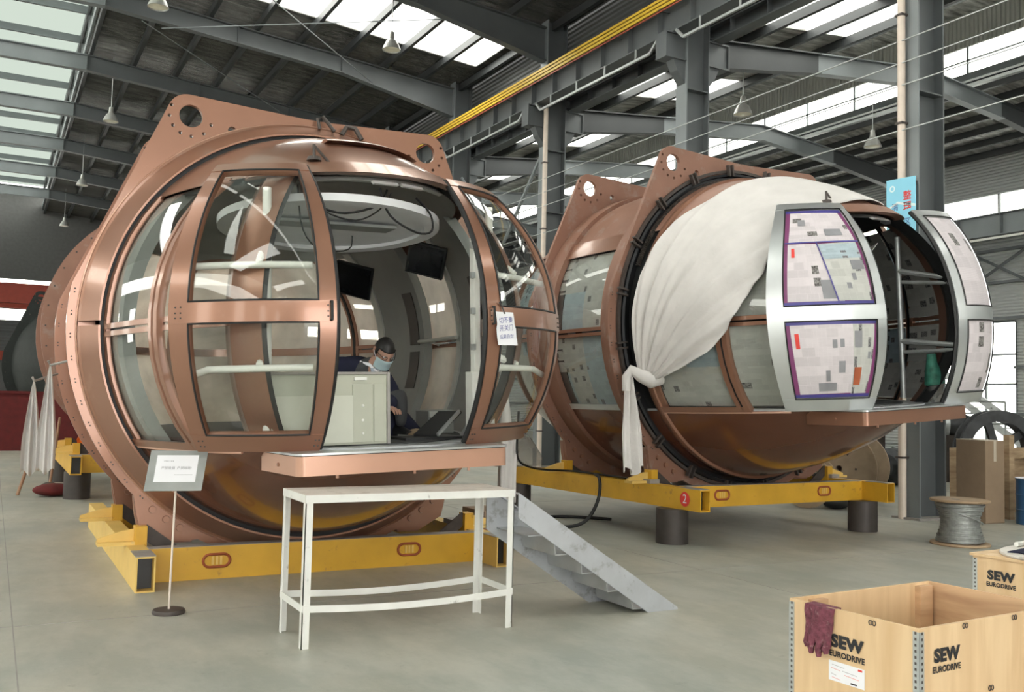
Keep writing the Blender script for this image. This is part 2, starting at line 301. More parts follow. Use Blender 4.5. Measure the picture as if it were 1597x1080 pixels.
# ------------------------------------------------------------------ mesh helpers
def _id(p): return p
class MB:
    """collects shapes, then becomes ONE mesh object"""
    def __init__(s, xf=None):
        s.v = []; s.f = []; s.xf = xf or _id; s.uv = None
    def add(s, vs, fs):
        o = len(s.v)
        s.v += [tuple(s.xf(v)) for v in vs]
        s.f += [[i + o for i in f] for f in fs]
        return s
    def box(s, x0, x1, y0, y1, z0, z1):
        return s.add([(x0, y0, z0), (x1, y0, z0), (x1, y1, z0), (x0, y1, z0), (x0, y0, z1), (x1, y0, z1), (x1, y1, z1), (x0, y1, z1)],
                     [(0, 3, 2, 1), (4, 5, 6, 7), (0, 1, 5, 4), (1, 2, 6, 5), (2, 3, 7, 6), (3, 0, 4, 7)])
    def bar(s, a, b, w, h, up=(0, 0, 1)):
        a, b = Vector(a), Vector(b); d = (b - a).normalized(); up = Vector(up)
        if abs(d.dot(up)) > 0.98: up = Vector((0, 1, 0))
        sx = d.cross(up).normalized(); sz = sx.cross(d)
        q = [(-w / 2, -h / 2), (w / 2, -h / 2), (w / 2, h / 2), (-w / 2, h / 2)]
        vs = [tuple(p + sx * i + sz * j) for p in (a, b) for i, j in q]
        return s.add(vs, [(0, 1, 2, 3), (7, 6, 5, 4), (0, 4, 5, 1), (1, 5, 6, 2), (2, 6, 7, 3), (3, 7, 4, 0)])
    def tube(s, pts, r, n=8, closed=False, caps=True):
        P = [Vector(p) for p in pts]; m = len(P); vs = []; up = None
        rr = r if isinstance(r, (list, tuple)) else [r] * m
        for i in range(m):
            if closed: d = P[(i + 1) % m] - P[i - 1]
            else: d = P[min(i + 1, m - 1)] - P[max(i - 1, 0)]
            if d.length < 1e-9: d = Vector((0, 0, 1))
            d.normalize()
            if up is None: up = Vector((0, 0, 1)) if abs(d.z) < 0.9 else Vector((1, 0, 0))
            sx = d.cross(up)
            if sx.length < 1e-6: sx = d.orthogonal()
            sx.normalize(); up = sx.cross(d).normalized()
            vs += [tuple(P[i] + (sx * cos(2 * pi * k / n) + up * sin(2 * pi * k / n)) * rr[i]) for k in range(n)]
        fs = []
        for i in range(m if closed else m - 1):
            j = (i + 1) % m
            fs += [(i * n + k, i * n + (k + 1) % n, j * n + (k + 1) % n, j * n + k) for k in range(n)]
        if caps and not closed:
            fs += [tuple(range(n - 1, -1, -1)), tuple((m - 1) * n + k for k in range(n))]
        return s.add(vs, fs)
    def prism(s, poly, fn, w0, w1):
        n = len(poly)
        vs = [fn(u, v, w0) for u, v in poly] + [fn(u, v, w1) for u, v in poly]
        return s.add(vs, [tuple(range(n)), tuple(range(2 * n - 1, n - 1, -1))] + [(i, i + n, (i + 1) % n + n, (i + 1) % n) for i in range(n)])
    def surf(s, fn, us, vs_, closed=False):
        nu, nv = len(us), len(vs_)
        pts = [fn(u, v) for u in us for v in vs_]
        fs = []
        for i in range(nu if closed else nu - 1):
            k = (i + 1) % nu
            fs += [(i * nv + j, k * nv + j, k * nv + j + 1, i * nv + j + 1) for j in range(nv - 1)]
        if not closed and s.uv is None and not s.v:
            s.uv = [(i / (nu - 1), j / (nv - 1)) for i in range(nu) for j in range(nv)]
        return s.add(pts, fs)
    def slab(s, fn, us, vs_, th):
        """thick curved sheet; fn(u, v, off) gives the surface at a given offset"""
        nu, nv = len(us), len(vs_); N = nu * nv
        pts = [fn(u, v, th) for u in us for v in vs_] + [fn(u, v, 0) for u in us for v in vs_]
        fs = []
        for i in range(nu - 1):
            for j in range(nv - 1):
                a, b, c, d = i * nv + j, (i + 1) * nv + j, (i + 1) * nv + j + 1, i * nv + j + 1
                fs += [(a, b, c, d), (d + N, c + N, b + N, a + N)]
        for i in range(nu - 1):
            for j in (0, nv - 1):
                a, b = i * nv + j, (i + 1) * nv + j; fs.append((a, a + N, b + N, b))
        for j in range(nv - 1):
            for i in (0, nu - 1):
                a, b = i * nv + j, i * nv + j + 1; fs.append((a, b, b + N, a + N))
        return s.add(pts, fs)
    def lathe(s, prof, fn, n=32, a0=0.0, a1=2 * pi):
        """prof: (r, h) list; fn(r*cos, r*sin, h)"""
        full = abs(a1 - a0 - 2 * pi) < 1e-6
        k = n if full else n + 1
        vs = []
        for i in range(k):
            t = a0 + (a1 - a0) * i / n
            vs += [fn(r * cos(t), r * sin(t), h) for r, h in prof]
        m = len(prof); fs = []
        for i in range(n):
            j = (i + 1) % k
            fs += [(i * m + q, j * m + q, j * m + q + 1, i * m + q + 1) for q in range(m - 1)]
        return s.add(vs, fs)
    def ball(s, c, r, nu=12, nv=8, sc=(1, 1, 1)):
        pr = [(max(1e-4, sin(pi * i / nv)) * r, -cos(pi * i / nv) * r) for i in range(nv + 1)]
        return s.lathe(pr, lambda x, y, h: (c[0] + x * sc[0], c[1] + y * sc[1], c[2] + h * sc[2]), nu)
    def build(s, name, m, parent=None, smooth=None, bevel=0.0, kind=None, label=None):
        me = bpy.data.meshes.new(name)
        me.from_pydata(s.v, [], s.f)
        if s.uv and len(s.uv) == len(s.v):
            ul = me.uv_layers.new(name='UVMap')
            for lp in me.loops: ul.data[lp.index].uv = s.uv[lp.vertex_index]
        bm = bmesh.new(); bm.from_mesh(me)
        bmesh.ops.recalc_face_normals(bm, faces=bm.faces)
        bm.to_mesh(me); bm.free()
        if smooth is not None:
            me.shade_smooth(); me.set_sharp_from_angle(angle=radians(smooth))
        me.materials.append(MATS[m])
        o = bpy.data.objects.new(name, me); COL.objects.link(o)
        adopt(o, parent)
        if bevel:
            md = o.modifiers.new('bevel', 'BEVEL'); md.width = bevel; md.segments = 2; md.limit_method = 'ANGLE'
        if kind: o['kind'] = kind
        if label: o['label'] = label
        return o
PMAT = {}
def adopt(o, parent):
    if parent is not None:
        o.parent = parent
        o.matrix_parent_inverse = PMAT.get(parent.name, Matrix.Identity(4)).inverted()
def thing(name, label, cat, loc=(0, 0, 0), group=None):
    o = bpy.data.objects.new(name, None); COL.objects.link(o)
    o.empty_display_size = 0.2
    o.location = loc; o['label'] = label; o['category'] = cat
    if group: o['group'] = group
    PMAT[o.name] = Matrix.Translation(loc)
    return o
def tag(o, label, cat, group=None):
    o['label'] = label; o['category'] = cat
    if group: o['group'] = group
    return o
def struct(o, label=None):
    o['kind'] = 'structure'
    if label: o['label'] = label
    return o
def copy_tree(o, delta, label=None, parent=None):
    """copy a thing with its parts and sub-parts, moved by delta"""
    c = o.copy(); COL.objects.link(c)
    if parent is None:
        c.location = Vector(o.location) + Vector(delta)
        if o.name in PMAT: PMAT[c.name] = Matrix.Translation(Vector(delta)) @ PMAT[o.name]
    else:
        mpi = o.matrix_parent_inverse.copy(); c.parent = parent; c.matrix_parent_inverse = mpi
    if label: c['label'] = label
    for ch in list(o.children):
        copy_tree(ch, delta, None, c)
    return c
def frange(a, b, n): return [a + (b - a) * i / (n - 1) for i in range(n)]
def arc(cx, cy, r, a0, a1, n): return [(cx + r * cos(radians(a0 + (a1 - a0) * i / (n - 1))), cy + r * sin(radians(a0 + (a1 - a0) * i / (n - 1)))) for i in range(n)]
def plate(name, loops, th, xf, m, parent=None, kind=None):
    """flat plate with holes from 2D outlines, mapped by xf(u, v, w), w in 0..th"""
    cu = bpy.data.curves.new('tmp', 'CURVE'); cu.dimensions = '2D'; cu.fill_mode = 'BOTH'; cu.extrude = th / 2
    for lp in loops:
        sp = cu.splines.new('POLY'); sp.points.add(len(lp) - 1); sp.use_cyclic_u = True
        for p, (x, y) in zip(sp.points, lp): p.co = (x, y, 0, 1)
    t = bpy.data.objects.new('tmp', cu); COL.objects.link(t)
    dg = bpy.context.evaluated_depsgraph_get()
    me0 = bpy.data.meshes.new_from_object(t.evaluated_get(dg))
    bm = bmesh.new(); bm.from_mesh(me0); bmesh.ops.remove_doubles(bm, verts=bm.verts, dist=1e-5)
    bm.to_mesh(me0); bm.free()
    b = MB(lambda p: xf(p[0], p[1], p[2] + th / 2))
    b.add([tuple(v.co) for v in me0.vertices], [tuple(p.vertices) for p in me0.polygons])
    bpy.data.objects.remove(t); bpy.data.curves.remove(cu); bpy.data.meshes.remove(me0)
    return b.build(name, m, parent, kind=kind)
def lettering(name, body, size, xf, m, parent=None, bold=0.0, align='CENTER', th=0.002, spacing=1.0, squash=1.0):
    """flat printed lettering as thin mesh, mapped by xf(u, v, w)"""
    cu = bpy.data.curves.new('tmp', 'FONT'); cu.body = body; cu.size = size; cu.align_x = align; cu.align_y = 'CENTER'
    cu.offset = bold; cu.resolution_u = 3; cu.space_character = spacing
    t = bpy.data.objects.new('tmp', cu); COL.objects.link(t)
    dg = bpy.context.evaluated_depsgraph_get()
    me0 = bpy.data.meshes.new_from_object(t.evaluated_get(dg))
    b = MB(lambda p: xf(p[0] * squash, p[1], th))
    b.add([tuple(v.co) for v in me0.vertices], [tuple(p.vertices) for p in me0.polygons])
    bpy.data.objects.remove(t); bpy.data.curves.remove(cu); bpy.data.meshes.remove(me0)
    return b.build(name, m, parent)
# ------------------------------------------------------------------ the hall
YC = [4.0, 9.6, 15.1, 20.7, 26.3, 31.9, 37.5, 43.1, 48.7, 54.3]
Y0, Y1 = -16.0, 62.0
floor = struct(MB().box(-30, 30, -25, Y1, -0.12, 0.0).build('floor', 'concrete_floor'), 'grey-green polished concrete workshop floor')
for i, (a, b) in enumerate((((6.2, -20), (6.2, 60)), ((0.2, -20), (0.2, 60)), ((-25, 7.35), (26, 7.35)), ((-25, 13.4), (26, 13.4)), ((12.0, -20), (12.0, 60)))):
    MB().bar((*a, 0.0005), (*b, 0.0005), 0.008, 0.002).build('floor_joint', 'steel_dusty', floor)

# --- main bay roof (ridge above x = 0)
def zs(x): return 12.55 - 0.085 * abs(x)
ceiling = MB()
SKY = [(-11.3, -8.9), (-0.1, 2.3), (11.1, 13.5), (22.3, 24.7)]
def slope_piece(b, zf, xa, xb, ya, yb):
    b.add([(xa, ya, zf(xa)), (xb, ya, zf(xb)), (xb, yb, zf(xb)), (xa, yb, zf(xa)), (xa, ya, zf(xa) + 0.06), (xb, ya, zf(xb) + 0.06), (xb, yb, zf(xb) + 0.06), (xa, yb, zf(xa) + 0.06)],
          [(0, 3, 2, 1), (4, 5, 6, 7), (0, 1, 5, 4), (1, 2, 6, 5), (2, 3, 7, 6), (3, 0, 4, 7)])
def spans(lo, hi, holes):
    r = []; p = lo
    for a, b in holes: r.append((p, a)); p = b
    r.append((p, hi)); return r
for sg in (1, -1):
    for a, b in spans(Y0, Y1, SKY): slope_piece(ceiling, zs, sg * 2.1, sg * 12.7, a, b)
    for a, b in SKY: slope_piece(ceiling, zs, sg * 2.1, sg * 3.9, a, b); slope_piece(ceiling, zs, sg * 12.1, sg * 12.7, a, b)
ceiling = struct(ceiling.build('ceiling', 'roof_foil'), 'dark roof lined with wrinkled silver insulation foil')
wn = 1
for sg in (1, -1):
    for a, b in SKY:
        m = MB(); m.add([(sg * 3.9, a, zs(3.9) + 0.03), (sg * 12.1, a, zs(12.1) + 0.03), (sg * 12.1, b, zs(12.1) + 0.03), (sg * 3.9, b, zs(3.9) + 0.03)], [(0, 1, 2, 3)])
        struct(m.build('window_%d' % wn, 'rooflight_sheet'), 'translucent roof light strip in the dark foil roof'); wn += 1
for i in range(9):
    x = 2.2 + i * 1.27
    MB().box(x - 0.055, x + 0.055, Y0, Y1, zs(x) - 0.21, zs(x) - 0.005).build('purlin', 'steel_roof', ceiling)
# raised ridge monitor with its window strip
mon = struct(MB().box(-2.3, 2.3, Y0, Y1, 13.75, 13.8).build('ceiling.001', 'monitor_sheet'), 'pale translucent top of the ridge monitor')
for y in [4.0 - 16.8 + 2.8 * i for i in range(27)]:
    MB().box(-2.1, 2.1, y - 0.05, y + 0.05, 13.5, 13.74).build('monitor_bar', 'steel_grey_light', mon)
mw = struct(MB().box(2.1, 2.14, Y0, Y1, 12.62, 13.5).build('window_%d' % wn, 'skylight_sheet'), 'bright window strip along the ridge monitor'); wn += 1
for y in [4.0 - 16.8 + 2.8 * i for i in range(27)]:
    MB().box(2.09, 2.15, y - 0.03, y + 0.03, 12.4, 13.75).build('window_bar', 'steel_grey', mw)
MB().box(2.04, 2.16, Y0, Y1, 12.38, 12.62).build('window_sill', 'steel_grey_light', mw)
MB().box(2.04, 2.16, Y0, Y1, 13.5, 13.75).build('window_head', 'steel_grey', mw)
struct(MB().box(-2.14, -2.1, Y0, Y1, 12.3, 13.75).build('window_%d' % wn, 'skylight_sheet'), 'far window strip of the ridge monitor'); wn += 1
def ibeam(b, pts, depth, width, tf=0.03, tw=0.02, yaxis=True):
    """I section through points in an x-z plane (list of (x, ztop)); y centre given by caller through xf"""
    for (xa, za), (xb, zb) in zip(pts[:-1], pts[1:]):
        da = depth(xa); db = depth(xb)
        for (t0, t1, w) in ((0, tf, width), (None, None, width)):
            pass
        def pr(z1a, z0a, z1b, z0b, w):
            b.add([(xa, -w, z0a), (xb, -w, z0b), (xb, w, z0b), (xa, w, z0a), (xa, -w, z1a), (xb, -w, z1b), (xb, w, z1b), (xa, w, z1a)],
                  [(0, 3, 2, 1), (4, 5, 6, 7), (0, 1, 5, 4), (1, 2, 6, 5), (2, 3, 7, 6), (3, 0, 4, 7)])
        pr(za, za - tf, zb, zb - tf, width / 2)
        pr(za - da + tf, za - da, zb - db + tf, zb - db, width / 2)
        pr(za - tf, za - da + tf, zb - tf, zb - db + tf, tw / 2)
for k, y in enumerate(YC[1:]):
    t = thing('roof_rafter', 'dark grey I-section rafter of the main bay, %s from the camera' % ('first', 'second', 'third', 'fourth', 'fifth', 'sixth', 'seventh', 'eighth', 'ninth')[k], 'roof beam', (6, y, 0), 'main bay rafters')
    t['kind'] = 'structure'
    b = MB(lambda p, y=y: (p[0], p[1] + y, p[2]))
    dep = lambda x: 0.5 + (max(0, x - 8.5) * 0.11)
    ibeam(b, [(-2.2, zs(2.1) - 0.21), (2.1, zs(2.1) - 0.21)], dep, 0.24); b.build('monitor_crossbeam', 'steel_grey_light', t)  # lighter grey stands in for monitor daylight on the rafter
    b = MB(lambda p, y=y: (p[0], p[1] + y, p[2]))
    ibeam(b, [(2.1, zs(2.1) - 0.21), (8.5, zs(8.5) - 0.21), (12.1, zs(12.1) - 0.21)], dep, 0.24); b.build('rafter_beam', 'steel_grey', t)
    for x in (2.1, 5.5, 8.5):
        MB(lambda p, y=y: (p[0], p[1] + y, p[2])).box(x - 0.01, x + 0.01, -0.12, 0.12, zs(x) - 0.21 - dep(x), zs(x) - 0.22).build('stiffener', 'steel_grey', t)
# --- second bay roof (ridge above x = 19.6)
XR2 = 19.6
def zs2(x): return 10.4 - 0.1 * abs(x - XR2)
c2 = MB(); SKY2 = [(-9.4, -7.5), (-3.8, -1.9), (1.8, 3.7), (7.4, 9.3), (13.0, 14.9), (18.4, 20.4), (24.0, 26.0), (29.6, 31.6)]
for a, b in spans(Y0, Y1, SKY2): slope_piece(c2, zs2, 12.75, 17.2, a, b)
for a, b in SKY2: slope_piece(c2, zs2, 12.75, 13.3, a, b); slope_piece(c2, zs2, 16.8, 17.2, a, b)
slope_piece(c2, zs2, 22.0, 26.9, Y0, Y1)
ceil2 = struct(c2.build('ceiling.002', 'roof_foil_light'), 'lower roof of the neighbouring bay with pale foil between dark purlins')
for a, b in SKY2:
    m = MB(); m.add([(13.3, a, zs2(13.3) + 0.03), (16.8, a, zs2(16.8) + 0.03), (16.8, b, zs2(16.8) + 0.03), (13.3, b, zs2(13.3) + 0.03)], [(0, 1, 2, 3)])
    struct(m.build('window_%d' % wn, 'rooflight_sheet'), 'translucent roof light strip in the neighbouring bay'); wn += 1
for x in (13.1, 14.3, 15.5, 16.7, 22.1, 23.0, 23.9, 24.8, 25.7, 26.6):
    MB().box(x - 0.05, x + 0.05, Y0, Y1, zs2(x) - 0.2, zs2(x) - 0.005).build('purlin', 'steel_roof', ceil2)
for sx in (17.2, 22.0):
    w = struct(MB().box(sx - 0.02, sx + 0.02, Y0, Y1, 10.48, 11.2).build('window_%d' % wn, 'skylight_sheet'), 'long bright monitor window of the neighbouring bay'); wn += 1
    MB().box(sx - 0.05, sx + 0.05, Y0, Y1, 10.12, 10.48).build('window_sill', 'steel_grey_light', w)
    MB().box(sx - 0.03, sx + 0.03, Y0, Y1, 10.82, 10.85).build('window_bar', 'steel_grey_light', w)
    for y in [Y0 + 1.86 * i for i in range(42)]:
        MB().box(sx - 0.03, sx + 0.03, y - 0.025, y + 0.025, 10.48, 11.2).build('window_bar', 'steel_grey_light', w)
    struct(MB().box(sx - 0.03, sx + 0.03, Y0, Y1, 11.2, 12.1).build('wall_monitor' if sx > 20 else 'wall_monitor_inner', 'siding_vertical'), 'ribbed siding above the monitor window')
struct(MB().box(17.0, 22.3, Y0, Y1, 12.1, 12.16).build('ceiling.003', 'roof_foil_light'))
g = thing('gutter_channel', 'long pale steel channel under the monitor window', 'channel', (20.75, 30, 9.6)); g['kind'] = 'structure'
MB().box(21.4, 21.75, Y0, Y1, 9.98, 10.02).build('channel_web', 'galvanised', g)
MB().box(21.4, 21.43, Y0, Y1, 9.9, 10.08).build('channel_lip', 'galvanised', g)
for k, y in enumerate(YC[:8]):
    t = thing('roof_rafter', 'rafter of the neighbouring bay, %s from the camera' % ('first', 'second', 'third', 'fourth', 'fifth', 'sixth', 'seventh', 'eighth')[k], 'roof beam', (19.6, y, 0), 'neighbouring bay rafters')
    t['kind'] = 'structure'
    b = MB(lambda p, y=y: (p[0], p[1] + y, p[2])); dep2 = lambda x: 0.46 + 0.05 * max(0, abs(x - XR2) - 3.5)
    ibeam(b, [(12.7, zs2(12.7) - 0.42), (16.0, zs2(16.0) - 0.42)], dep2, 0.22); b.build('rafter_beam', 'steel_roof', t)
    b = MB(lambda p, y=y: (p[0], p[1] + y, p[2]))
    ibeam(b, [(16.0, zs2(16.0) - 0.42), (XR2, zs2(XR2) - 0.42), (22.6, zs2(22.6) - 0.42)], dep2, 0.22); b.build('rafter_beam', 'steel_grey_light', t)  # middle span coloured lighter to imitate light from the monitor windows
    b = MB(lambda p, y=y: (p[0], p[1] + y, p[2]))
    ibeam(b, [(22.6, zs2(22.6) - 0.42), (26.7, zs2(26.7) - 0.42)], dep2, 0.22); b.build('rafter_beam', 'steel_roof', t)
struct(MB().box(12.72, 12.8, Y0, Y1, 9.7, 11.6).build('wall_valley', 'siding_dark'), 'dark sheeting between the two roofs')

# --- column line between the bays
COLX = 12.4
ordw = ('nearest', 'second', 'third', 'fourth', 'fifth', 'sixth', 'seventh', 'eighth', 'ninth')
col0 = thing('steel_column', 'nearest grey steel H-column, beside the blue banner', 'column', (COLX, 9.6, 0), 'steel columns between the bays'); col0['kind'] = 'structure'
def colpart(name, m='steel_grey', f=None):
    b = MB(); f(b); return b.build(name, m, col0)
y = 9.6
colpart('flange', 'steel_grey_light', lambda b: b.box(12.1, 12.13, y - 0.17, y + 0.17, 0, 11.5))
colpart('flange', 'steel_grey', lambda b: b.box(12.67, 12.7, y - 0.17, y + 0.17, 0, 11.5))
colpart('web', 'steel_grey', lambda b: b.box(12.13, 12.67, y - 0.01, y + 0.01, 0, 11.5))
for z in (2.6, 6.5, 8.1): colpart('stiffener', 'steel_grey', lambda b: b.box(12.13, 12.67, y - 0.16, y + 0.16, z - 0.012, z + 0.012))
colpart('base_plate', 'steel_dusty', lambda b: b.box(12.0, 12.8, y - 0.25, y + 0.25, 0, 0.03))
for sg in (-1, 1):
    xa, xb = COLX + sg * 0.3, COLX + sg * 0.82
    lo, hi = min(xa, xb), max(xa, xb)
    colpart('bracket', 'steel_grey', lambda b: (b.box(lo, hi, y - 0.17, y + 0.17, 9.17, 9.2), b.box(lo, hi, y - 0.17, y + 0.17, 8.66, 8.69), b.box(lo, hi, y - 0.12, y + 0.12, 8.69, 9.17), b.box(xb - 0.012, xb + 0.012, y - 0.17, y + 0.17, 8.66, 9.2)))
    colpart('haunch', 'steel_grey', lambda b: b.prism([(xa, 8.66), (xa + sg * 0.3, 8.66), (xa + sg * 0.2, 8.45), (xa, 8.2)], lambda u, v, w: (u, w, v), y - 0.12, y + 0.12))
for k, yy in enumerate(YC[2:]):
    copy_tree(col0, (0, yy - 9.6, 0), '%s grey steel H-column of the row between the bays' % ordw[k + 1])
def runway(x, z0, z1, label, col_m, wf=0.3, step=1.05):
    t = thing('crane_beam', label, 'crane beam', (x, 30, z0)); t['kind'] = 'structure'
    MB().box(x - wf / 2, x + wf / 2, Y0, Y1, z1 - 0.03, z1).build('top_flange', col_m, t)
    MB().box(x - wf / 2, x + wf / 2, Y0, Y1, z0, z0 + 0.03).build('bottom_flange', col_m, t)
    MB().box(x - 0.012, x + 0.012, Y0, Y1, z0 + 0.03, z1 - 0.03).build('web', col_m, t)
    n = int((46 - 6) / step)
    for i in range(n):
        yy = 6 + i * step
        MB().box(x - wf / 2 + 0.01, x + wf / 2 - 0.01, yy - 0.008, yy + 0.008, z0 + 0.03, z1 - 0.03).build('stiffener', col_m, t)
    return t
runway(11.88, 9.2, 9.9, 'dark grey crane runway beam with stiffeners, yellow conductor bars beside it', 'steel_grey')
runway(12.92, 9.2, 9.55, 'lower crane runway beam of the neighbouring bay, behind the columns', 'steel_grey')
t = thing('conductor_rail', 'three yellow conductor bars running along the crane runway', 'conductor rail', (11.66, 30, 9.85))
for i, (dx, dz) in enumerate(((0, 0), (0.0, 0.085), (0.0, 0.17))):
    MB().box(11.6 + dx, 11.635 + dx, Y0, Y1, 9.72 + dz, 9.775 + dz).build('bar', 'conductor_yellow', t)
MB().box(11.61, 11.63, Y0, Y1, 9.66, 9.69).build('lower_strip', 'conductor_red', t)
for i in range(26):
    MB().box(11.6, 11.9, 5 + i * 1.7, 5.05 + i * 1.7, 9.7, 9.73).build('bracket', 'steel_grey', t)
for k in range(7):
    ya, yb = YC[k + 1] + 0.55, YC[k + 2] - 0.55
    t = thing('maintenance_rail', 'pale angle rail hung below the crane runway, %s stretch from the camera' % ordw[k], 'rail', (11.7, ya, 8.95))
    b = MB(); b.bar((11.7, ya, 8.95), (11.7, yb, 8.95), 0.05, 0.05); b.bar((11.7, ya, 8.95), (11.72, ya - 0.25, 9.18), 0.05, 0.05); b.bar((11.7, yb, 8.95), (11.72, yb + 0.25, 9.18), 0.05, 0.05)
    b.build('rail', 'galvanised', t)
    for i in range(4):
        yy = ya + 0.5 + (yb - ya - 1) * i / 3
        MB().box(11.685, 11.715, yy - 0.015, yy + 0.015, 8.97, 9.2).build('hanger', 'galvanised', t)
for yy, dyp, lab in ((9.6, 0.08, 'cream plastic downpipe clamped to the nearest column'), (20.7, -0.26, 'cream plastic downpipe on the column behind the two cabins')):
    t = thing('downpipe', lab, 'pipe', (12.02, yy, 0))
    MB().tube([(12.035, yy + dyp, 0.0), (12.035, yy + dyp, 9.15)], 0.06, 12).build('pipe', 'pipe_cream', t, smooth=40)
    for z in (0.9, 2.2, 4.4, 6.0, 7.7): MB().box(11.96, 12.099, yy + dyp - 0.07, yy + dyp + 0.07, z, z + 0.03).build('clamp', 'dark_iron', t)
# taut bus wires on insulators along the column line
for i, z in enumerate((6.6, 6.95, 7.3, 5.9)):
    tag(MB().tube([(12.0, 6, z), (12.0, 34, z)], 0.011, 5).build('bus_wire', 'galvanised'), ('lowest but one', 'second from the top', 'topmost', 'lowest')[i] + ' of the thin bare wires strung along the columns', 'wire', 'bare wires along the columns')
# cross bracing beyond the third column
for a, b, lab in (((12.4, 20.9, 8.5), (12.4, 26.1, 3.2), 'slender steel brace rising to the left between the far columns'), ((12.4, 26.1, 8.5), (12.4, 20.9, 3.2), 'slender steel brace falling to the left between the far columns')):
    o = tag(MB().tube([a, b], 0.05, 8).build('cross_brace', 'steel_grey_light'), lab, 'brace', 'braces between far columns'); o['kind'] = 'structure'

# --- right wall of the neighbouring bay
XW = 26.8
w = MB()
for (ya, yb, za, zb) in ((Y0, Y1, 0, 0.5), (Y0, 17.5, 0.5, 4.4), (21.4, Y1, 0.5, 4.4), (Y0, Y1, 4.4, 7.7), (Y0, Y1, 8.35, 9.75)): w.box(XW, XW + 0.1, ya, yb, za, zb)
wr = struct(w.build('wall_right', 'siding'), 'grey corrugated sheet wall with horizontal girts')
for z in (1.6, 3.0, 4.5, 5.6, 6.6, 7.62):
    MB().box(XW - 0.14, XW - 0.01, Y0, 17.5, z - 0.04, z + 0.04).build('girt', 'steel_grey', wr)
    if z > 4.4: MB().box(XW - 0.14, XW - 0.01, 17.5, Y1, z - 0.04, z + 0.04).build('girt', 'steel_grey', wr)
    else: MB().box(XW - 0.14, XW - 0.01, 21.4, Y1, z - 0.04, z + 0.04).build('girt', 'steel_grey', wr)
for a, b in (((9.6, 7.6), (15.1, 4.5)), ((9.6, 4.5), (15.1, 7.6)), ((15.1, 7.6), (20.7, 4.5)), ((15.1, 4.5), (20.7, 7.6)), ((20.7, 7.6), (26.3, 4.5))):
    MB().tube([(XW - 0.2, a[0], a[1]), (XW - 0.2, b[0], b[1])], 0.045, 6).build('wall_brace', 'steel_grey', wr)
w1 = struct(MB().box(XW + 0.03, XW + 0.05, 17.5, 21.4, 0.5, 4.4).build('window_%d' % wn, 'skylight_sheet'), 'bright tall window in the far right wall'); wn += 1
for y in (17.5, 18.5, 19.5, 20.45, 21.4): MB().box(XW, XW + 0.09, y - 0.03, y + 0.03, 0.5, 4.4).build('window_bar', 'steel_grey_light', w1)
for z in (0.5, 1.6, 2.5, 3.4, 4.4): MB().box(XW, XW + 0.09, 17.5, 21.4, z - 0.03, z + 0.03).build('window_bar', 'steel_grey_light', w1)
w2 = struct(MB().box(XW + 0.03, XW + 0.05, Y0, Y1, 7.7, 8.35).build('window_%d' % wn, 'skylight_sheet'), 'high clerestory strip along the right wall'); wn += 1
for i in range(30): MB().box(XW, XW + 0.09, 2 + i * 2.0, 2.06 + i * 2.0, 7.7, 8.35).build('window_bar', 'steel_grey', w2)
for y in YC[:8]:
    o = tag(MB().box(XW - 0.6, XW - 0.15, y - 0.15, y + 0.15, 0, 9.2).build('wall_column', 'steel_grey'), 'grey column standing against the right wall', 'column', 'columns against the right wall'); o['kind'] = 'structure'
runway(25.75, 6.85, 7.5, 'grey crane runway beam along the right wall', 'steel_grey_light', step=1.4)
tag(MB().box(25.5, 25.56, 12, 40, 6.72, 6.78).build('light_rail', 'white_paint'), 'thin white rail below the right wall crane beam', 'rail')
# --- left wall and the wall behind the camera, with tall window bays
wl = MB()
for (za, zb) in ((0, 1.2), (5.2, 7.0), (8.6, 11.6)): wl.box(-12.8, -12.7, Y0, Y1, za, zb)
for i in range(15): wl.box(-12.8, -12.7, Y0 + i * 5.6 - 1.9, Y0 + i * 5.6 + 1.9, 1.2, 5.2)
struct(wl.build('wall_left', 'siding'), 'grey sheet wall with window bays')
for za, zb in ((1.2, 5.2), (7.0, 8.6)):
    struct(MB().box(-12.76, -12.74, Y0, Y1, za, zb).build('window_%d' % wn, 'skylight_sheet')); wn += 1
wb = MB()
for (xa, xb, za, zb) in ((-12.8, -5.5, 0, 6.2), (5.0, 27, 0, 6.2), (-12.8, 27, 6.2, 7.2), (-12.8, 27, 8.6, 13.5)): wb.box(xa, xb, Y0 - 0.1, Y0, za, zb)
struct(wb.build('wall_back', 'siding'), 'grey sheet wall behind the camera with an open gate')
struct(MB().box(-12.8, 27, Y0 - 0.06, Y0 - 0.04, 7.2, 8.6).build('window_%d' % wn, 'skylight_sheet')); wn += 1
# --- far end wall
e = MB()
for (za, zb) in ((0, 5.75), (6.4, 7.85), (8.15, 13.5)): e.box(-13, 27, Y1, Y1 + 0.1, za, zb)
ew = struct(e.build('wall_end', 'end_wall_grey'), 'dark far end wall')
for i in range(9): MB().box(-13, 27, Y1 - 0.06, Y1, 4.0 + i * 0.19, 4.06 + i * 0.19).build('wall_rib', 'steel_grey', ew)
MB().box(-13, 13, Y1 - 0.12, Y1 - 0.01, 3.4, 3.95).build('red_band', 'red_crane', ew)
MB().box(-13, 13, Y1 - 0.12, Y1 - 0.01, 6.45, 7.2).build('red_band', 'red_crane', ew)
for za, zb in ((5.75, 6.4), (7.85, 8.15)):
    struct(MB().box(-13, 27, Y1 + 0.03, Y1 + 0.05, za, zb).build('window_%d' % wn, 'skylight_sheet'), 'bright strip window in the far end wall'); wn += 1
t = thing('overhead_crane', 'red overhead crane girder at the far end of the hall', 'crane', (0, 50, 5.6))
MB().box(-11.8, 11.8, 49.7, 50.3, 5.75, 6.6).build('girder', 'red_crane', t)
MB().box(-11.8, 11.8, 49.6, 50.4, 6.6, 6.66).build('top_flange', 'red_crane', t)
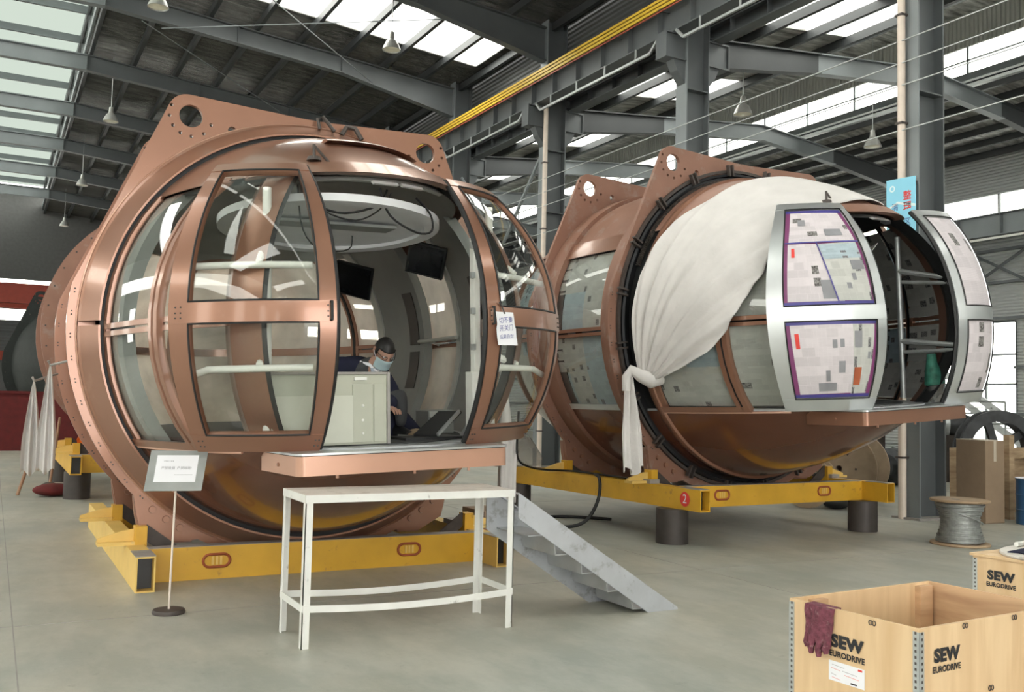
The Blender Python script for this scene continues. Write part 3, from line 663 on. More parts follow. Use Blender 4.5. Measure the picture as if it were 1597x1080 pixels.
for sg in (-1, 1): MB().box(sg * 11.8 - 0.3, sg * 11.8 + 0.3, 48.5, 51.5, 5.6, 6.7).build('end_carriage', 'red_crane', t)
# --- pendant lamps
def lamp(x, y, z, label, drop=1.2):
    t = thing('pendant_lamp', label, 'lamp', (x, y, z), 'high bay pendant lamps')
    MB().tube([(x, y, z + 0.42), (x, y, (zs(x) if x < 12 else (zs2(x) if x < 17.2 else 12.12)) - 0.02)], 0.012, 6).build('stem', 'galvanised', t)
    MB().lathe([(0.001, 0.46), (0.06, 0.46), (0.075, 0.3), (0.09, 0.26)], lambda a, b, h: (x + a, y + b, z + h), 16).build('gear_housing', 'lamp_shade', t, smooth=40)
    MB().lathe([(0.085, 0.27), (0.14, 0.22), (0.2, 0.1), (0.235, 0.0), (0.22, 0.0), (0.185, 0.1), (0.13, 0.2), (0.08, 0.25)], lambda a, b, h: (x + a, y + b, z + h), 20).build('shade', 'lamp_shade', t, smooth=50)
    MB().lathe([(0.001, 0.0), (0.12, 0.005), (0.218, 0.02), (0.218, 0.03)], lambda a, b, h: (x + a, y + b, z + h), 20).build('lens', 'lamp_lens', t, smooth=50)
lamp(2.88, 22.37, 10.4, 'bell pendant lamp at the very top edge of the picture, left of the roof lights')
lamp(8.39, 21.97, 10.4, 'bell pendant lamp hanging just under the bright roof light strip')
lamp(2.87, 32.0, 10.2, 'bell pendant lamp left of the front cabin lug, nearer of the left row')
lamp(2.88, 43.1, 10.3, 'bell pendant lamp at left, small and far away')
lamp(2.88, 54.3, 10.3, 'farthest bell pendant lamp of the left row')
lamp(16.05, 17.6, 8.9, 'bell pendant lamp in front of the monitor windows right of the second column')
lamp(20.6, 17.5, 8.75, 'bell pendant lamp left of the nearest column, above the second cabin')
# sagging tie rods under the main roof
for i, (a, b) in enumerate((((3.5, 20.7, 11.4), (9.5, 26.3, 11.0)), ((9.5, 20.7, 11.0), (3.5, 26.3, 11.4)), ((3.0, 26.3, 11.5), (9.0, 31.9, 11.0)))):
    o = tag(MB().tube([a, b], 0.014, 5).build('tie_rod', 'steel_grey_light'), 'thin wind-bracing rod under the main roof', 'rod', 'roof bracing rods'); o['kind'] = 'structure'
# ------------------------------------------------------------------ observation wheel cabins (egg-shaped shell in two lug rings)
EA, EB = 3.75, 1.95                                    # half length and half width of the egg
def RY(y): return EB * sqrt(max(0.0, 1 - (y / EA) ** 2))
def s_yz(sg, y, z, off=0.0):
    r = RY(y) + off
    return (sg * sqrt(max(r * r - z * z, 1e-4)), y, z)
def s_xz(x, z, off=0.0, back=1):
    return (x, -back * (EA + off) * sqrt(max(0.0, 1 - (x * x + z * z) / (EB + off) ** 2)), z)
def door_w(z): return 1.0 - (EB - sqrt(max(0.01, EB * EB - z * z)))
def leaf_pt(sg, u, z, off=0.0, swing=0.1, flat=0.06):
    xx = u * door_w(z)
    y0 = -EA * sqrt(max(0.02, 1 - (xx * xx + z * z) / EB ** 2))
    n = Vector((xx / EB ** 2, y0 / EA ** 2, z / EB ** 2)).normalized() * off
    return (sg * (0.59 + xx + n.x), y0 + 0.2 + swing * u + n.y - flat * ((z - 0.1) ** 2 / 1.1 - 0.25), z + n.z)
ZL, ZH = -0.95, 1.16                                   # glazing sill and head
def ring_outline():
    R = 2.13
    o = arc(0, 0, R, -44.4, 9.5, 24) + arc(1.2, 1.995, 0.18, 24, 92, 9) + [(0.12, 2.125), (-0.12, 2.125)] + arc(-1.2, 1.995, 0.18, 88, 156, 9)
    o += arc(0, 0, R, 170.5, 224.4, 24) + [(-1.49, -1.66), (-1.46, -1.78), (-1.23, -1.91), (-1.02, -1.91)] + arc(0, 0, R, 243.2, 296.8, 22)
    return o + [(1.02, -1.91), (1.23, -1.91), (1.46, -1.78), (1.49, -1.66)]
def circle(cx, cy, r, n=24): return [(cx + r * cos(2 * pi * i / n), cy + r * sin(2 * pi * i / n)) for i in range(n)]
def ring_loops(inner):
    l = [ring_outline(), circle(0, 0, inner, 96)]
    for sg in (-1, 1):
        l.append(circle(sg * 1.175, 1.977, 0.105, 28)); l.append(circle(sg * 0.80, 1.90, 0.038, 16))
        for a in (24, -7, -35, -62, -93, -129, -163):
            l.append(circle(sg * (1.175 + 0.19 * cos(radians(a))), 1.977 + 0.19 * sin(radians(a)), 0.017, 8))
    return l
def cabin(label, cx, cyr, zc, s, yaw, roll, style):
    ca, sa = cos(radians(yaw)), sin(radians(yaw)); cr, sr = cos(radians(roll)), sin(radians(roll))
    ox, oy = cx - sa * 0.9 * s, cyr + ca * 0.9 * s
    def X0(p): return (ox + s * (p[0] * ca - p[1] * sa), oy + s * (p[0] * sa + p[1] * ca), zc + s * p[2])
    def X1(p): return X0((p[0] * cr - p[2] * sr, p[1], p[0] * sr + p[2] * cr))
    T = thing('wheel_cabin', label, 'cabin', (ox, oy, zc - s * 2.13))
    bare = style == 'bare'
    # --- two mounting rings with lifting lugs
    for yf, nm in ((-0.9, 'front'), (0.85, 'rear')):
        rg = plate('mounting_ring', ring_loops(1.84 if bare else 1.9), 0.05, lambda u, v, w: X0((u, yf + w, v)), 'copper' if not bare else 'copper_dusty', T)
        # foot doubler plates and their bolts
        for sg in (-1, 1):
            MB(X0).prism([(sg * 1.52, -1.5), (sg * 1.5, -1.66), (sg * 1.47, -1.79), (sg * 1.23, -1.93), (sg * 1.0, -1.93), (sg * 1.02, -1.86)], lambda u, v, w: (u, w, v), yf + 0.05, yf + 0.12).build('foot_plate', 'copper_dusty', rg)
            for (bx, bz) in ((1.36, -1.62), (1.24, -1.71), (1.12, -1.79)):
                b = MB(X0); b.lathe([(0.001, -0.022), (0.03, -0.022), (0.034, -0.004), (0.034, 0.0)], lambda a, c, h: (sg * bx + a, yf + h, bz + c), 10); b.build('bolt', 'copper', rg)
        bl = MB(X0)
        for i in range(22):
            a = radians(172 + (i if i < 11 else i - 11) * 5.4 if i < 11 else 8 - (i - 11) * 5.4)
            for da in (-0.007, 0.007):
                x_, z_ = 2.095 * cos(a + da), 2.095 * sin(a + da)
                bl.box(x_ - 0.006, x_ + 0.006, yf - 0.006, yf, z_ - 0.006, z_ + 0.006)
        bl.build('bolts', 'dark_iron', rg, kind='stuff')
        d = MB(X0); ys = (yf + 0.05, yf + 0.34) if yf < 0 else (yf, yf - 0.29)
        d.lathe([(1.98, ys[0]), (1.98, ys[1]), (1.90, ys[1])], lambda a, b, h: (a, h, b), 96); d.build('ring_drum', 'copper_dusty', rg, smooth=40)
    # --- cover band or exposed slewing bearing
    if not bare:
        prof = [(2.045, -0.90), (2.045, -0.955), (2.025, -0.965), (1.965, -1.075), (1.902, -1.205), (1.885, -1.205), (1.88, -1.12)]
        for a0, a1 in ((0.6, 179.4), (180.6, 359.4)):
            MB(X0).lathe(prof, lambda a, b, h: (a, h, b), 80, radians(a0), radians(a1)).build('cover_band', 'copper', T, smooth=20)
        b = MB(X0); b.lathe([(1.89, -1.175), (1.835, -1.185)], lambda a, c, h: (a, h, c), 96); b.build('band_seal', 'black_rubber', T)
        b = MB(X0); b.tube([(2.05 * cos(t), -0.915, 2.05 * sin(t)) for t in [2 * pi * i / 120 for i in range(120)]], 0.012, 6, closed=True); b.build('ring_bead', 'copper_pale', T, smooth=60)
        # rear weather cover between the rings, seen from the left
        b = MB(X0); b.lathe([(1.98, -0.55), (2.02, -0.3), (2.03, 0.1), (2.0, 0.5), (1.98, 0.56)], lambda a, c, h: (a, h, c), 60, radians(150), radians(225)); b.build('drum_cover', 'copper', T, smooth=40)
        b = MB(X0); b.lathe([(2.05, 0.92), (2.0, 1.1), (1.87, 1.2)], lambda a, c, h: (a, h, c), 96); b.build('cover_band', 'copper', T, smooth=40)
    else:
        b = MB(X0); b.lathe([(1.975, -0.905), (1.97, -0.96), (1.94, -0.97), (1.93, -0.93), (1.83, -0.93)], lambda a, c, h: (a, h, c), 120); b.build('slewing_bearing', 'bearing_black', T, smooth=30)
        b = MB(X0); b.lathe([(2.02, -0.905), (2.02, -0.95), (1.985, -0.95), (1.985, -0.905)], lambda a, c, h: (a, h, c), 120); bo = b.build('bearing_cover', 'dark_iron', T, smooth=30)
        b = MB(X0)
        for i in range(190):
            a = radians(20) + radians(140) * i / 189
            b.bar((1.865 * cos(a), -0.99, 1.865 * sin(a)), (1.905 * cos(a), -0.99, 1.905 * sin(a)), 0.012, 0.05, up=(0, 1, 0))
        b.build('gear_teeth', 'dark_iron', T, kind='stuff')
        for i in range(20):
            a = 2 * pi * (i + 0.5) / 20; c_, s_ = cos(a), sin(a)
            b = MB(X0)
            for da in (-0.016, 0.016):
                c2_, s2_ = cos(a + da), sin(a + da)
                b.bar((1.94 * c2_, -0.985, 1.94 * s2_), (2.08 * c2_, -0.985, 2.08 * s2_), 0.022, 0.05, up=(0, 1, 0))
            b.build('clamp', 'dark_iron', T)
        b = MB(X0); b.lathe([(1.87, -1.1), (1.885, -1.15), (1.875, -1.2), (1.84, -1.21), (1.83, -1.14)], lambda a, c, h: (a, h, c), 100); b.build('shell_flange', 'copper', T, smooth=35)
    # --- shell
    ys = frange(-3.25, 3.25, 61)
    def low(y, q):
        r = RY(y); a = acos(min(1, 0.97 / max(r, 0.971))) * q
        return (r * sin(a), y, -r * cos(a))
    def top(y, q):
        r = RY(y); a = acos(min(1, ZH / max(r, ZH + 0.001))) * q
        return (r * sin(a), y, r * cos(a))
    MB(X1).surf(low, frange(-3.24, 3.24, 61), frange(-1, 1, 41)).build('lower_shell', 'copper_shaded', T, smooth=60)
    MB(X1).surf(top, frange(-2.995, 2.995, 61), frange(-1, 1, 41)).build('roof_shell', 'copper' if not bare else 'copper_dusty', T, smooth=60)
    fl = [(RY(y) ** 2 - 0.95 ** 2, y) for y in frange(-3.2, 3.2, 41)]
    outl = [(sqrt(max(r, 0)) - 0.02, y) for r, y in fl]
    poly = outl + [(-x, y) for x, y in reversed(outl)]
    MB(X1).prism(poly, lambda u, v, w: (u, v, w), -0.975, -0.945).build('cabin_floor', 'plate_grey' if not bare else 'plate_grey', T)
    MB(X1).prism([(x * 0.86, y * 0.93) for x, y in poly], lambda u, v, w: (u, v, w), -0.945, -0.935).build('floor_covering', 'floor_mat_dark', T)
    # inner roof lining
    def tin(y, q):
        r = RY(y) - 0.09; a = acos(min(1, (ZH - 0.02) / max(r, ZH + 0.001))) * q
        return (r * sin(a), y, r * cos(a))
    MB(X1).surf(tin, frange(-2.8, 2.8, 31), frange(-1, 1, 25)).build('ceiling_lining', 'interior_dark' if bare else 'interior_grey', T, smooth=60)
    # --- glazing
    gm = 'dusty_glass' if bare else 'cabin_glass'
    fm = 'copper'
    zz = {'upper': (0.05, ZH), 'lower': (ZL, -0.05)}
    def xm(z): return sqrt(max(0.01, RY(2.2) ** 2 - z * z))
    for bk in (1, -1):                                  # front half, rear half
        film = gm if bk == 1 else ('filmed_glass' if not bare else gm)
        for sg in (-1, 1):
            for nm, (za, zb) in zz.items():
                zs_ = frange(za, zb, 9)
                MB(X1).surf(lambda y, z: s_yz(sg, -bk * y, z, -0.012), frange(1.2, 2.14, 9), zs_).build('pane', film, T, smooth=60)
                if bk == 1:
                    MB(X1).surf(lambda u, z: s_xz(sg * (xm(z) + (door_w(z) + 0.06 - xm(z)) * u), z, -0.012), frange(0, 1, 7), zs_).build('pane', film, T, smooth=60)
            fr = MB(X1)
            fr.slab(lambda y, z, o: s_yz(sg, -bk * y, z, o - 0.02), frange(1.17, 1.27, 3), frange(ZL - 0.02, ZH + 0.02, 13), 0.03)
            fr.build('window_frame', fm, T, smooth=30)
            fr = MB(X1)
            fr.slab(lambda y, z, o: s_yz(sg, -bk * y, z, o - 0.03), frange(2.13, 2.17, 2), frange(ZL - 0.02, ZH + 0.02, 13), 0.06)
            fr.slab(lambda y, z, o: s_yz(sg, -bk * y, z, o - 0.03), frange(2.2, 2.25, 2), frange(ZL - 0.02, ZH + 0.02, 13), 0.06)
            fr.build('mullion', fm, T, smooth=30)
            MB(X1).slab(lambda y, z, o: s_yz(sg, -bk * y, z, o - 0.04), frange(2.165, 2.205, 2), frange(ZL - 0.02, ZH + 0.02, 13), 0.055).build('mullion_seal', 'black_rubber', T, smooth=30)
            for z0, z1 in ((-0.05, -0.008), (0.012, 0.055)):
                MB(X1).slab(lambda y, z, o: s_yz(sg, -bk * y, z, o - 0.02), frange(1.25, 2.15, 9), [z0, z1], 0.04).build('mid_rail', fm, T, smooth=30)
                if bk == 1:
                    MB(X1).slab(lambda u, z, o: s_xz(sg * (xm(z) + (door_w(z) + 0.1 - xm(z)) * u), z, o - 0.02), frange(0.08, 1, 7), [z0, z1], 0.04).build('mid_rail', fm, T, smooth=30)
            MB(X1).slab(lambda y, z, o: s_yz(sg, -bk * y, z, o - 0.005), frange(1.17, 2.25, 12), [ZL - 0.03, ZL + 0.03], 0.03).build('sill', fm, T, smooth=30)
            if bk == 1:
                # door jamb (hollow post following the shell) and bright sill line
                MB(X1).slab(lambda u, z, o: s_xz(sg * (door_w(z) + 0.03 + 0.17 * u), z, o - 0.06), [0, 0.45, 0.55, 1], frange(ZL, ZH + 0.02, 19), 0.085).build('door_jamb', fm, T, smooth=30)
                MB(X1).slab(lambda u, z, o: s_xz(sg * (door_w(z) + 0.0 + 0.05 * u), z, o - 0.07), [0, 1], frange(ZL, ZH + 0.02, 19), 0.09).build('jamb_seal', 'interior_dark', T, smooth=30)
                MB(X1).tube([s_yz(sg, -y, -0.985, 0.012) for y in frange(1.2, 2.6, 14)], 0.012, 6).build('sill_trim', 'copper_pale', T, smooth=60)
    # rear end glazing
    for nm, (za, zb) in zz.items():
        for k in range(3):
            MB(X1).surf(lambda u, z: s_xz(xm(z) * u, z, -0.012, -1), frange(-1 + 2 * k / 3, -1 + 2 * (k + 1) / 3, 7), frange(za, zb, 9)).build('pane', 'filmed_glass' if not bare else gm, T, smooth=60)
    for u in (-1 / 3, 1 / 3):
        MB(X1).slab(lambda a, z, o: s_xz(xm(z) * (u + a), z, o - 0.03, -1), [-0.06, 0.06], frange(ZL, ZH, 13), 0.06).build('mullion', fm, T, smooth=30)
    MB(X1).slab(lambda u, z, o: s_xz(xm(z) * u, z, o - 0.03, -1), frange(-1, 1, 15), [-0.05, 0.05], 0.06).build('mid_rail', fm, T, smooth=30)
    # windows between the rings
    for sg in (-1, 1):
        for nm, (za, zb) in zz.items():
            MB(X1).surf(lambda y, z: s_yz(sg, y, z, -0.02), frange(-0.55, 0.8, 9), frange(za, min(zb, 1.0), 9)).build('pane', 'filmed_glass' if not bare else gm, T, smooth=60)
        MB(X1).slab(lambda y, z, o: s_yz(sg, y, z, o - 0.01), frange(-0.9, 0.9, 9), frange(1.0, 1.2, 4), 0.03).build('side_panel', fm, T, smooth=30)
        for z0, z1 in ((-0.05, -0.008), (0.012, 0.055)):
            MB(X1).slab(lambda y, z, o: s_yz(sg, y, z, o - 0.03), frange(-0.6, 0.85, 7), [z0, z1], 0.05).build('mid_rail', fm, T, smooth=30)
        MB(X1).slab(lambda y, z, o: s_yz(sg, y, z, o - 0.03), frange(-0.6, 0.85, 7), [ZL - 0.02, ZL + 0.05], 0.04).build('sill', 'aluminium', T, smooth=30)
        for y0, y1 in ((-0.7, -0.5), (0.78, 0.9)):
            MB(X1).slab(lambda y, z, o: s_yz(sg, y, z, o - 0.03), [y0, y1], frange(ZL, 1.1, 13), 0.045).build('window_frame', fm, T, smooth=30)
        # inner lining pillars at the rings
        for (y0, y1) in ((-1.5, -0.62), (0.42, 1.38)):
            ln = MB(X1).slab(lambda y, z, o: s_yz(sg, y, z, o - 0.14), frange(y0, y1, 7), frange(ZL, ZH, 15), 0.1).build('lining_pillar', 'interior_dark' if bare else 'interior_grey', T, smooth=30)
            if not bare:
                MB(X1).slab(lambda y, z, o: s_yz(sg, y, z, o - 0.16), [y1 - 0.02, y1 + 0.1], frange(ZL, ZH, 15), 0.12).build('window_edging', 'interior_light', T, smooth=30)
                for za, zb in ((-0.52, -0.08), (0.0, 0.62)):
                    MB(X1).slab(lambda y, z, o: s_yz(sg, y, z, o - 0.152), [y0 + 0.12, y0 + 0.34], frange(za, zb, 7), 0.02).build('dark_inset', 'interior_dark', ln, smooth=30)
    # --- door header
    MB(X1).slab(lambda x, z, o: s_xz(x, z, o - 0.03), frange(-0.95, 0.95, 21), frange(ZH - 0.02, ZH + 0.09, 3), 0.07).build('door_header', 'copper' if not bare else 'copper_dusty', T, smooth=30)
    MB(X1).slab(lambda x, z, o: s_xz(x, z, o - 0.12), frange(-0.62, 0.62, 15), frange(ZH - 0.05, ZH - 0.01, 2), 0.04).build('header_rail', 'interior_light' if not bare else 'aluminium', T, smooth=30)
    for a, b in ((-0.1, 0.1), (0.14, 0.34)) if not bare else ((-0.05, 0.25),):
        MB(X1).slab(lambda x, z, o: s_xz(x, z, o - 0.1), [a, b], frange(ZH - 0.08, ZH - 0.05, 2), 0.03).build('led_bar', 'led_tube', T)
    if not bare:
        # folded rain lip over the header
        MB(X1).slab(lambda x, z, o: s_xz(x, z, o + 0.0), frange(-0.25, 0.7, 13), frange(1.56, 1.59, 2), 0.045).build('rain_lip', 'copper', T, smooth=30)
    # --- outward opening door leaves
    frame_m = 'aluminium' if bare else 'copper'
    arm_m = 'galvanised' if bare else 'white_paint'
    zl, zh = -0.94, 1.2
    for sg in (-1, 1):
        sw = -0.26 if (bare and sg == 1) else 0.1; fl_ = 0.26 if bare else 0.06
        P = lambda u, z, o=0.0: leaf_pt(sg, u, z, o, sw, fl_)
        f = MB(X1)
        f.slab(lambda u, z, o: P(u, z, o - 0.03), [0, 0.12], frange(zl, zh, 25), 0.05)
        f.slab(lambda u, z, o: P(u, z, o - 0.03), [0.89, 1.0], frange(zl, zh, 25), 0.05)
        for z0, z1 in ((1.13, zh), (-0.04, 0.105), (zl, -0.82)):
            f.slab(lambda u, z, o: P(u, z, o - 0.028), frange(0.0, 1.0, 13), frange(z0, z1, 3), 0.052)
        lf = f.build('door_leaf', frame_m, T, smooth=25)
        for z0, z1 in ((0.095, 1.14), (-0.83, -0.035)):
            MB(X1).surf(lambda u, z: P(u, z, 0.0), frange(0.1, 0.91, 11), frange(z0, z1, 11)).build('pane', gm, lf, smooth=60)
            lp = [P(u, z0 + 0.012, 0.024) for u in frange(0.12, 0.89, 11)] + [P(0.89, z, 0.024) for z in frange(z0 + 0.012, z1 - 0.012, 13)][1:] + [P(u, z1 - 0.012, 0.024) for u in frange(0.89, 0.12, 11)][1:] + [P(0.12, z, 0.024) for z in frange(z1 - 0.012, z0 + 0.012, 13)][1:-1]
            MB(X1).tube(lp, 0.008, 5, closed=True).build('gasket', 'black_rubber', lf)
        MB(X1).tube([P(-0.012, z, -0.005) for z in frange(zl, zh, 25)], 0.022, 6).build('edge_seal', 'black_rubber', lf, smooth=60)
        # pivot post at the jamb with two curved arms carrying the leaf
        px, py = (sg * 0.92, -2.95) if not (bare and sg == 1) else (0.84, -2.6)
        MB(X1).tube([(px, py, -0.9), (px, py, 0.98)], 0.032, 10).build('pivot_post', arm_m, lf, smooth=40)
        for zr in (0.42, -0.40):
            MB(X1).tube([P(0.95, zr - 0.03, -0.06)] + [P(u, zr, -0.12) for u in (0.86, 0.7, 0.5, 0.3, 0.12)], 0.026, 8).build('door_arm', arm_m, lf, smooth=60)
            b = MB(X1); q = P(0.52, zr, -0.12); b.tube([(px, py, zr + 0.16), (q[0], q[1], q[2] + 0.03)], [0.035, 0.025], 8); b.tube([(px, py, zr + 0.03), (q[0], q[1], q[2])], 0.022, 8)
            b.build('arm_bracket', arm_m, lf, smooth=40)
        if not bare:
            h = P(0.035, 0.03, 0.03)
            MB(X1).tube([P(0.04, -0.03, 0.03), P(0.04, -0.03, 0.055), P(0.04, 0.095, 0.055), P(0.04, 0.095, 0.03)], 0.01, 6).build('handle', 'black_rubber', lf)
            b = MB(X1)
            for z_ in (-0.9, -0.86, -0.005, 0.03, 0.07):
                for u_ in (0.03, 0.06, 0.93, 0.96):
                    q = P(u_, z_, 0.026); b.box(q[0] - 0.005, q[0] + 0.005, q[1] - 0.004, q[1] + 0.004, q[2] - 0.005, q[2] + 0.005)
            b.build('rivets', 'dark_iron', lf, kind='stuff')
    # --- boarding platform
    pts = arc(-0.77, -3.35, 0.06, 180, 270, 5) + arc(0.77, -3.35, 0.06, 270, 360, 5) + [(0.9, -2.7), (-0.9, -2.7)]
    pts = [(x - (0.0 if abs(x) > 0.85 else 0), y) for x, y in pts]
    pf = MB(X1).prism(pts, lambda u, v, w: (u, v, w), -1.115, -0.978).build('platform', 'copper_pale' if not bare else 'copper', T, smooth=30)
    MB(X1).prism([(x * 1.01, y * 1.003) for x, y in pts], lambda u, v, w: (u, v, w), -0.972, -0.957).build('platform_top', 'aluminium', pf, smooth=30)
    MB(X1).prism([(x * 0.99, y * 0.998) for x, y in pts], lambda u, v, w: (u, v, w), -0.98, -0.97).build('shadow_gap', 'black_rubber', pf)
    b = MB(X1); b.lathe([(0.001, -0.03), (0.012, -0.03), (0.02, 0)], lambda a, c, h: (-0.845 + h, -3.05 + a, -1.05 + c), 8); b.build('bolt', 'copper', pf)
    for sx in (-0.5, 0.1, 0.55):
        b = MB(X1); b.lathe([(0.012, 0.0), (0.012, -0.035), (0.001, -0.035)], lambda a, c, h: (sx + a, -3.28 + c, -1.115 + h), 8); b.build('drain_stub', 'copper_pale', pf)
    return T, X0, X1

cab1, C1N, C1 = cabin('copper cabin in front with clear glass and open doors, man inside', 2.66, 8.97, 2.20, 1.0, 0.0, 2.2, 'full')
cab2, C2N, C2 = cabin('second copper cabin at right, papered windows and silver open doors', 8.69, 9.5, 2.65, 1.04, 2.0, 3.5, 'bare')

# --- clamps and shackles lying on top of the front cabin ring
b = MB(C1N); b.tube([(0.02, -0.97, 2.03), (0.0, -0.96, 2.13), (0.05, -0.96, 2.16), (0.16, -1.0, 2.02)], 0.018, 8); b.build('ring_clamp', 'dark_iron', cab1, smooth=40)
b = MB(C1N); b.tube([(0.24, -0.98, 2.0), (0.29, -0.97, 2.09), (0.38, -0.97, 2.09), (0.44, -1.0, 1.98)], 0.026, 8); b.build('ring_clamp', 'dark_iron', cab1, smooth=40)
for cb, sc_, X in ((cab1, 1, C1), (cab2, 1, C2)):
    p = s_xz(-0.5, 1.27, 0.03)
    b = MB(X); b.lathe([(0.001, 0.03), (0.05, 0.03), (0.06, 0), (0.001, 0)], lambda a, c, h: (p[0] + a, p[1] + c, p[2] + h), 10); b.tube([(p[0], p[1], p[2]), (p[0], p[1], p[2] + 0.13)], 0.012, 6); b.tube([(p[0], p[1], p[2] + 0.12), (p[0] + 0.17, p[1], p[2] - 0.05)], 0.011, 6)
    b.build('header_hook', 'dark_iron', cb)

# ------------------------------------------------------------------ inside the front cabin
# hanging ceiling panel ring and loose wiring
def ceil_pt(u, v, o=0.0):
    a = u * 2 * pi; rx, ry = 0.93, 0.72
    k = v
    return (-0.2 + rx * k * cos(a), -2.25 + ry * k * sin(a), 0.86 + 0.10 * sin(a) * -1 * k + o)
t = thing('ceiling_panel', 'white oval ceiling panel hanging in the open front cabin with loose wires', 'panel', C1((-0.12, -2.25, 0.8)))
MB(C1).slab(lambda u, v, o: ceil_pt(u, v, o), frange(0, 1, 49), [0.02, 0.5, 0.8, 1.0], 0.03).build('panel_sheet', 'ceiling_white', t, smooth=40)
MB(C1).slab(lambda u, v, o: ceil_pt(u, v, o - 0.03), frange(0, 1, 49), [0.86, 1.0], 0.03).build('panel_rim', 'ceiling_white', t, smooth=40)
MB(C1).box(-0.8, 0.3, -2.45, -2.2, 0.835, 0.86).build('lamp_slot', 'interior_grey', t)
for i, pts in enumerate(([(-0.55, -2.75, 1.05), (-0.5, -2.8, 0.9), (-0.3, -2.85, 0.84), (0.0, -2.86, 0.93), (0.08, -2.8, 1.08)], [(0.0, -2.85, 1.08), (0.05, -2.88, 0.85), (0.3, -2.9, 0.72), (0.46, -2.86, 0.75), (0.47, -2.8, 0.92), (0.35, -2.75, 1.05)], [(-0.5, -2.8, 1.05), (-0.48, -2.85, 0.85), (-0.2, -2.88, 0.78), (0.0, -2.88, 0.9), (0.1, -2.84, 1.05)], [(-0.62, -2.7, 1.08), (-0.6, -2.72, 0.7), (-0.45, -2.74, 0.55), (-0.2, -2.76, 0.58), (-0.2, -2.76, 0.7)])):
    sm = []
    for k in range(len(pts) - 1):
        for q in range(4): sm.append([pts[k][j] + (pts[k + 1][j] - pts[k][j]) * q / 4 for j in range(3)])
    sm.append(pts[-1])
    for _ in range(3): sm = [sm[0]] + [[(sm[k - 1][j] + 2 * sm[k][j] + sm[k + 1][j]) / 4 for j in range(3)] for k in range(1, len(sm) - 1)] + [sm[-1]]
    MB(C1).tube(sm, 0.009 if i < 2 else 0.006, 6).build('loose_wire', 'black_rubber', t, smooth=60)
# two small screens high on the right lining
def screen(lab, c, w=0.34, h=0.26):
    t = thing('display_screen', lab, 'screen', C1(c))
    n = Vector((-0.62, -0.68, -0.38)).normalized(); u = n.cross(Vector((0.35, 0, 1))).normalized(); v = n.cross(u).normalized()
    def fn(a, b_, c_): return tuple(Vector(c) + u * a + v * b_ + n * c_)
    MB(C1).prism([(-w / 2, -h / 2), (w / 2, -h / 2), (w / 2, h / 2), (-w / 2, h / 2)], fn, -0.05, 0.0).build('housing', 'interior_dark', t)
    MB(C1).prism([(-w / 2 + 0.02, -h / 2 + 0.02), (w / 2 - 0.02, -h / 2 + 0.02), (w / 2 - 0.02, h / 2 - 0.02), (-w / 2 + 0.02, h / 2 - 0.02)], fn, 0.0, 0.006).build('glass', 'screen_black', t)
    MB(C1).tube([fn(0, 0, -0.05), fn(0, -0.1, -0.2)], 0.02, 6).build('arm', 'interior_dark', t)
screen('dark ceiling screen above the open doorway, nearer of two', (1.22, -0.95, 0.80), 0.40, 0.34)
screen('dark ceiling screen deeper inside the front cabin', (1.1, 0.95, 0.78), 0.46, 0.40)
# wall socket, handrail
t = thing('wall_socket', 'white double wall socket on the grey lining by the right door', 'socket', C1(s_yz(1, -1.42, 0.08, -0.16)))
MB(C1).slab(lambda y, z, o: s_yz(1, y, z, -0.145 - o), [-1.47, -1.37], [0.0, 0.17], 0.02).build('cover_plate', 'white_paint', t)
MB(C1).slab(lambda y, z, o: s_yz(1, y, z, -0.165 - o), [-1.44, -1.40], [0.1, 0.14], 0.004).build('outlet', 'interior_light', t)
MB(C1).slab(lambda y, z, o: s_yz(1, y, z, -0.165 - o), [-1.44, -1.40], [0.03, 0.07], 0.004).build('outlet', 'interior_light', t)
for sg in (-1, 1):
    t = thing('handrail', 'slim handrail across the %s windows inside the front cabin' % ('left' if sg < 0 else 'right'), 'handrail', C1(s_yz(sg, -0.1, -0.02, -0.2)))
    MB(C1).tube([s_yz(sg, y, 0.03, -0.2) for y in frange(-0.62, 0.44, 9)], 0.022, 8).build('rail', 'interior_light', t, smooth=60)
    for y in (-0.4, 0.2): MB(C1).tube([s_yz(sg, y, 0.03, -0.2), s_yz(sg, y, -0.02, -0.06)], 0.014, 6).build('bracket', 'galvanised', t)
# white door mechanism box just inside the right jamb
t = thing('door_drive', 'white door drive column inside the right jamb of the front cabin', 'door drive', C1((0.86, -2.8, -0.94)))
MB(C1).box(0.80, 0.92, -2.86, -2.72, -0.94, -0.38).build('lower_box', 'white_paint', t, bevel=0.006)
MB(C1).box(0.83, 0.89, -2.84, -2.76, -0.38, 0.82).build('upper_column', 'white_paint', t, bevel=0.006)
for z in (-0.2, 0.1, 0.4, 0.65): MB(C1).box(0.80, 0.835, -2.86, -2.82, z, z + 0.05).build('lug', 'galvanised', t)
# beige control cabinet on the threshold
def CB(p): return C1(p)
t = thing('control_cabinet', 'low beige-green metal cabinet standing in the open doorway', 'cabinet', C1((-0.35, -2.75, -0.935)))
cx0, cx1, cy0, cy1, cz0, cz1 = -0.92, 0.0, -2.98, -2.62, -0.935, -0.40
MB(CB).box(cx0, cx1, cy0, cy1, cz0, cz1).build('body', 'cabinet_beige', t, bevel=0.006)
MB(CB).box(cx0 - 0.01, cx1 + 0.015, cy0 - 0.012, cy1, cz1, cz1 + 0.018).build('top', 'steel_dusty', t)
MB(CB).box(cx0 + 0.02, -0.28, cy0 - 0.016, cy0, cz0 + 0.02, cz1 - 0.16).build('loose_panel', 'cabinet_pale', t)
for a, b_ in ((-0.28, -0.12), (-0.11, -0.01)): MB(CB).box(a, b_, cy0 - 0.01, cy0, cz0 + 0.015, cz1 - 0.075).build('door', 'cabinet_beige', t, bevel=0.003)
